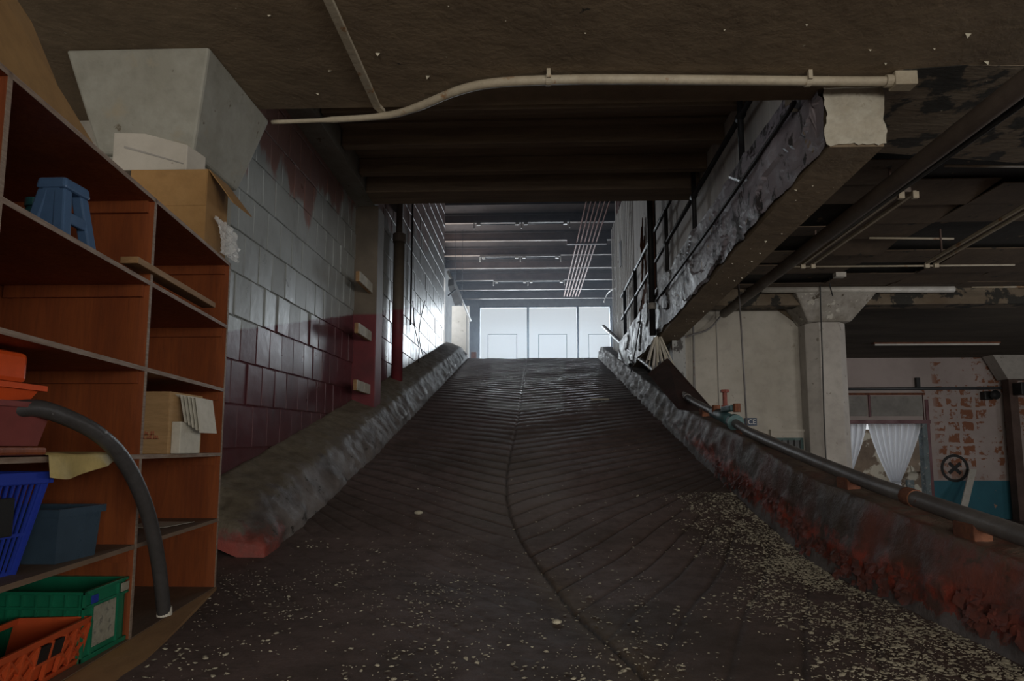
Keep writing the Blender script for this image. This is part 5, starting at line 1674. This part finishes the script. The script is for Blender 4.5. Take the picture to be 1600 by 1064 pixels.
# far wall fittings
ca = pt(1300, 608, Y=FY-0.1); cb = pt(1597, 606, Y=FY-0.1)
t = thing('far_conduit', (ca+cb)/2, 'dark conduit running level across the far bay wall', 'conduit')
MB().tube([ca, cb], 0.05, 10).build('pipe', M['frame_dark'], t, smooth=True)
a = pt(1434, 590, Y=FY-0.1)
MB().box(a.x-0.06, a.x+0.06, FY-0.12, FY, ca.z+0.04, a.z).build('bracket', M['black'], t)
a = pt(1588, 598, Y=FY-0.7); c = pt(1612, 617, Y=FY-0.7)
MB().box(a.x, c.x, FY-0.9, FY-0.5, c.z, a.z).build('switch_box', M['black'], label='black switch box on the steel post at the right edge', cat='box', bevel=0.02)
a = pt(1540, 610, Y=FY-0.3)
t = thing('wall_horn', a, 'black round horn on the far wall under the conduit', 'horn')
MB().box(a.x, a.x+0.28, FY-0.25, FY-0.0, a.z-0.30, a.z-0.02).build('horn_body', M['black'], t, bevel=0.03)
cc = pt(1553, 617, Y=FY-0.35)
MB().tube([cc+Vector((0, 0.12, 0)), cc, cc+Vector((0, -0.08, 0))], [0.10, 0.13, 0.16], 18).build('horn_mouth', M['emblem'], t, smooth=True)
# emblem: ring with a cross
ec = pt(1492, 731.5, Y=FY-0.012)
em = thing('wall_emblem', (ec.x, FY-0.012, ec.z-0.46), 'black ring with a cross painted on the far bay wall', 'emblem')
m = MB()
n = 48
for k in range(n):
    a0 = 2*math.pi*k/n; a1 = 2*math.pi*(k+1)/n
    m.slab([(ec.x+r_*math.cos(t_), FY-0.012, ec.z+r_*math.sin(t_)) for r_, t_ in ((0.365, a0), (0.365, a1), (0.455, a1), (0.455, a0))], (0, 0.01, 0))
m.build('ring', M['emblem'], em)
for ang in (40, -45):
    dx, dz = math.cos(R(ang))*0.255, math.sin(R(ang))*0.255
    px_, pz_ = -math.sin(R(ang))*0.055, math.cos(R(ang))*0.055
    MB().slab([(ec.x-dx-px_, FY-0.013+0.001*(ang > 0), ec.z-dz-pz_), (ec.x+dx-px_, FY-0.013+0.001*(ang > 0), ec.z+dz-pz_), (ec.x+dx+px_, FY-0.013+0.001*(ang > 0), ec.z+dz+pz_), (ec.x-dx+px_, FY-0.013+0.001*(ang > 0), ec.z-dz+pz_)], (0, 0.01, 0)).build('cross_bar', M['emblem'], em)
# leaning white board
a = pt(1520, 733, Y=FY-0.25); c = pt(1504, 800, Y=FY-0.9)
dirv = (c-a)
MB().slab([a+Vector((-0.12, 0, 0)), a+Vector((0.10, 0, 0)), a+Vector((0.10, 0, 0))+dirv*1.35, a+Vector((-0.12, 0, 0))+dirv*1.35], (0, -0.04, 0)).build('leaning_plank', M['white_paint'], label='white plank leaning against the blue dado of the far wall', cat='plank')
a = pt(1421, 750, Y=FY-0.4); c = pt(1421, 800, Y=FY-0.4)
MB().box(a.x-0.1, a.x+0.12, FY-0.45, FY-0.35, -1.3, a.z).build('short_post', M['post_blue'], label='short grey-blue post standing in the curtained doorway', cat='post')
a = pt(1396, 776, Y=FY-0.3)
MB().box(a.x-0.06, a.x+0.06, FY-0.36, FY-0.26, -1.3, a.z).build('short_post', M['white_paint'], label='short white post standing below the gathered curtain', cat='post')


# curtains
def curtain(name, xa, xb, ytop, xg, yg, wg, label, Yc, seed):
    A = pt(xa, ytop, Y=Yc); Bp = pt(xb, ytop, Y=Yc); G = pt(xg, yg, Y=Yc)
    t = thing(name, (G.x, Yc, G.z-0.3), label, 'curtain', 'curtains of the far doorway')
    npl = max(5, int((Bp.x-A.x)/0.2))

    def fn(u, v):
        k = v**1.35
        gx = G.x+(u-0.5)*wg
        x = A.x+(Bp.x-A.x)*u
        x = x+(gx-x)*k
        z = A.z+(G.z-A.z)*v
        am = 0.085*(1-0.3*k)
        s = math.sin(u*npl*2*math.pi+seed+0.6*math.sin(v*3+seed))
        return (x+0.02*math.cos(u*npl*2*math.pi)*(1-k), Yc+am*s, z)
    MB().grid(npl*12+1, 24, fn).build('cloth', M['cloth'], t, smooth=True)
    MB().grid(npl*8+1, 6, lambda u, v: (G.x+(u-0.5)*(wg+0.22*v), Yc+0.03*math.sin(u*npl*6), G.z-0.30*v)).build('tail', M['cloth'], t, smooth=True)
    MB().tube([(G.x-wg*0.55, Yc-0.05, G.z), (G.x, Yc-0.08, G.z-0.01), (G.x+wg*0.55, Yc-0.05, G.z)], 0.03, 8).build('tie', M['cloth'], t)
    MB().tube([(A.x-0.03, Yc, A.z+0.01), (Bp.x+0.03, Yc, Bp.z+0.01)], 0.015, 6).build('rod', M['steel_dark'], t)


curtain('curtain', 1356, 1440, 661, 1399, 753, 0.28, 'wide white curtain tied in at the middle of the far doorway', FY+0.12, 0.4)
curtain('curtain', 1296, 1354, 662, 1322, 748, 0.25, 'white curtain half hidden behind the octagonal column', FY+0.12, 2.1)

# straw pile and rubble in the courtyard
m = MB()
for k in range(420):
    c0 = Vector((rnd.uniform(10.5, 14.5), rnd.uniform(23.0, 25.5), 0))
    h = 0.75*math.exp(-((c0.x-12.2)/1.5)**2)*math.exp(-((c0.y-24.2)/0.9)**2)+0.05
    c0.z = -1.3+rnd.uniform(0.0, h)
    d = Vector((rnd.uniform(-1, 1), rnd.uniform(-1, 1), rnd.uniform(-.4, .4))).normalized()*rnd.uniform(0.15, 0.4)
    m.bar(c0-d, c0+d, 0.03, 0.02)
m.build('straw_pile', M['straw'], label='heap of yellow straw lying in the courtyard beyond the curtains', cat='straw', kind='stuff')
a = pt(1430, 790, Y=23.0)
MB().box(a.x-0.5, a.x+0.7, 22.8, 23.3, -1.3, a.z+0.12).build('white_slab', M['white_paint'], label='white slab lying in the doorway light beside the straw', cat='slab', bevel=0.02)

# ------------------------------------------------------------------ flakes and litter
def chips(name, n, gen, mat, label, smin, smax, cat='paint flakes'):
    m = MB()
    for _ in range(n):
        g = gen()
        if g is None: continue
        x, y, z = g
        s = smin*(smax/smin)**(rnd.random()**1.7)
        k = rnd.randint(4, 6)
        a0 = rnd.random()*6.28
        el = rnd.uniform(0.5, 1.0)
        tx, ty = rnd.uniform(-.25, .25), rnd.uniform(-.25, .25)
        rot = rnd.random()*3.14
        vs = []
        for q in range(k):
            aa = a0+2*math.pi*q/k
            rr = s*rnd.uniform(0.6, 1.1)
            dx, dy = rr*math.cos(aa), rr*el*math.sin(aa)
            dx, dy = dx*math.cos(rot)-dy*math.sin(rot), dx*math.sin(rot)+dy*math.cos(rot)
            vs.append((x+dx, y+dy, z+0.004+abs(tx)*s*0.5+tx*dx+ty*dy+dy*slope_y(y)))
        vs.append((x, y, z+0.006+s*0.12))
        m.add(vs, [(q, (q+1) % k, k) for q in range(k)])
    return m.build(name, mat, label=label, cat=cat, kind='stuff', fix=False)


def slope_y(y):
    return (zr(y+0.05)-zr(y-0.05))/0.1 if y > 4 else 0


def dens(x, y):
    return 0.9*noise.noise(Vector((x*1.6, y*1.3, 5.0)))+0.8*noise.noise(Vector((x*7, y*6, 2.0)))


def gen_right():
    for _ in range(30):
        y = 2.6+4.6*rnd.random()**1.3
        w_ = 0.55 if y > 4.6 else 0.55+0.55*(4.6-y)
        x = 2.19-abs(rnd.gauss(0, 0.5))*w_*1.25
        if dens(x, y) > rnd.uniform(-0.45, 0.55)-(0.25 if x > 1.9-max(0, 4.2-y)*0.4 else 0) and x < 2.2: return x, y, ramp_z(x, y)
    return None


def gen_left():
    for _ in range(30):
        y = 2.6+3.2*rnd.random()
        x = rnd.uniform(-2.4, 0.9)
        p_ = 0.9 if x < -0.4 else 0.5
        if y > 4.9: p_ *= 0.35
        if y < 4.45 and x < xfoot(y)+0.03: continue
        if y > 5.2 and x < -2.05: continue
        if rnd.random() < p_ and dens(x+7, y) > rnd.uniform(-0.5, 0.5): return x, y, ramp_z(x, y)
    return None


def gen_up():
    y = 5.5+5.5*rnd.random()**2
    x = rnd.uniform(-2.1, 2.1)
    return x, y, ramp_z(x, y)


chips('paint_flakes', 9500, gen_right, M['chip'], 'drift of pale paint flakes along the foot of the right kerb', 0.003, 0.023)
chips('paint_flakes', 1500, gen_left, M['chip'], 'scatter of pale paint flakes on the floor before the shelving', 0.004, 0.020)
chips('paint_flakes', 260, gen_up, M['chip'], 'sparse pale paint flakes up the ramp', 0.004, 0.02)
# curled red flakes on the right kerb
m = MB()
for _ in range(330):
    y = 2.4+5.8*rnd.random()**1.2
    h = 0.13+0.05*math.sin(y*2.3)+rnd.uniform(-0.05, 0.09)
    if noise.noise(Vector((y*1.5, h*3, 6.0))) < -0.12: continue
    x = 2.19+h*0.28-0.028
    s = rnd.uniform(0.014, 0.042)*(1.2 if y < 4.5 else 1)
    z = zr(y)+h*kr_h(y)
    cu = rnd.uniform(0.0, 0.8)
    n0 = len(m.v)
    ang = rnd.uniform(-0.6, 0.6)
    for i in range(4):
        for j in range(3):
            u, v = i/3, j/2-0.5
            yy = y+s*2.2*v*math.cos(ang)+0.01*rnd.uniform(-1, 1)
            m.v.append((x-s*cu*u*u+rnd.uniform(-.004, .004), yy, z-s*1.6*u*(0.9+0.3*rnd.random())+s*v*math.sin(ang)))
    for i in range(3):
        for j in range(2):
            a = n0+i*3+j
            m.f.append((a, a+1, a+4, a+3))
m.build('red_flakes', M['red_chip'], label='curled red paint flakes peeling off the right kerb', cat='paint flakes', kind='stuff', fix=False)
# flakes hanging from the slab and beam
m = MB()
for _ in range(110):
    if rnd.random() < 0.72:
        x, y = rnd.uniform(-2.6, 6.0), rnd.uniform(2.6, 5.0); z = 3.9
    else:
        y = rnd.uniform(5.3, 12.0); x = rnd.uniform(BX0+0.05, BX1-0.02); z = bz_bot(y)
    s = 0.004+0.013*rnd.random()**2
    if x > 3: s *= 1.4
    m.add([(x-s, y-s*0.4, z-0.002), (x+s, y-s*0.2, z-0.002), (x+s*0.4, y+s, z-0.002), (x+rnd.uniform(-s, s), y+rnd.uniform(-s, s), z-s*1.3)], [(0, 1, 3), (1, 2, 3), (2, 0, 3), (0, 2, 1)])
m.build('hanging_flakes', M['chip'], label='loose pale paint flakes hanging under the slab and the edge beam', cat='paint flakes', kind='stuff', fix=False)
# single bits on the ramp
for px_, py_, lb, s in ((654, 804, 'pale lump of plaster lying on the left half of the ramp', 0.045), (870, 975, 'flat pale chip lying beside the sandy joint', 0.03)):
    y = 5.5
    for _ in range(40):
        q = pt(px_, py_, Y=y)
        y += (q.z-ramp_z(q.x, y))*2.0
        y = max(3, min(12, y))
    q = pt(px_, py_, Y=y)
    m = MB()
    m.grid(7, 9, lambda u, v: (q.x+s*math.sin(u*math.pi)*math.cos(v*6.283)*(1+0.25*noise.noise(Vector((u*4, v*4, px_)))), q.y+s*math.sin(u*math.pi)*math.sin(v*6.283)*(1+0.25*noise.noise(Vector((u*3, v*5, px_+3)))), ramp_z(q.x, q.y)+s*0.45*(1+math.cos(u*math.pi))))
    m.build('plaster_lump', M['chip'], label=lb, cat='rubble')
y = 13.0
q = pt(938, 626, Y=13.0)
for _ in range(60):
    q = pt(938, 626, Y=y); y += (q.z-ramp_z(q.x, y))*1.0; y = max(8, min(19, y))
MB().slab([q+Vector((-0.19, 0.06, 0.02)), q+Vector((-0.17, 0.12, 0.04)), q+Vector((0.18, -0.10, 0.02)), q+Vector((0.16, -0.15, 0.0))], (0, 0, 0.025)).build('stick', M['white_wood'], label='pale stick lying across the upper ramp', cat='stick')

# thin haze volume added for the lens bloom around the bright window
hm = bpy.data.materials.new('bloom_haze')
hm.use_nodes = True
ht_ = hm.node_tree
ht_.nodes.remove(ht_.nodes['Principled BSDF'])
vs_ = ht_.nodes.new('ShaderNodeVolumeScatter')
vs_.inputs['Color'].default_value = (0.72, 0.84, 1.0, 1)
vs_.inputs['Density'].default_value = 0.0085
vs_.inputs['Anisotropy'].default_value = 0.55
ht_.links.new(vs_.outputs[0], ht_.nodes['Material Output'].inputs['Volume'])
MB().box(-4.0, 6.0, 15.0, 36.9, 2.6, 7.7).build('haze', hm, label='thin bluish haze added before the bright window for its lens bloom', cat='haze', kind='stuff')
scene.cycles.volume_step_rate = 4
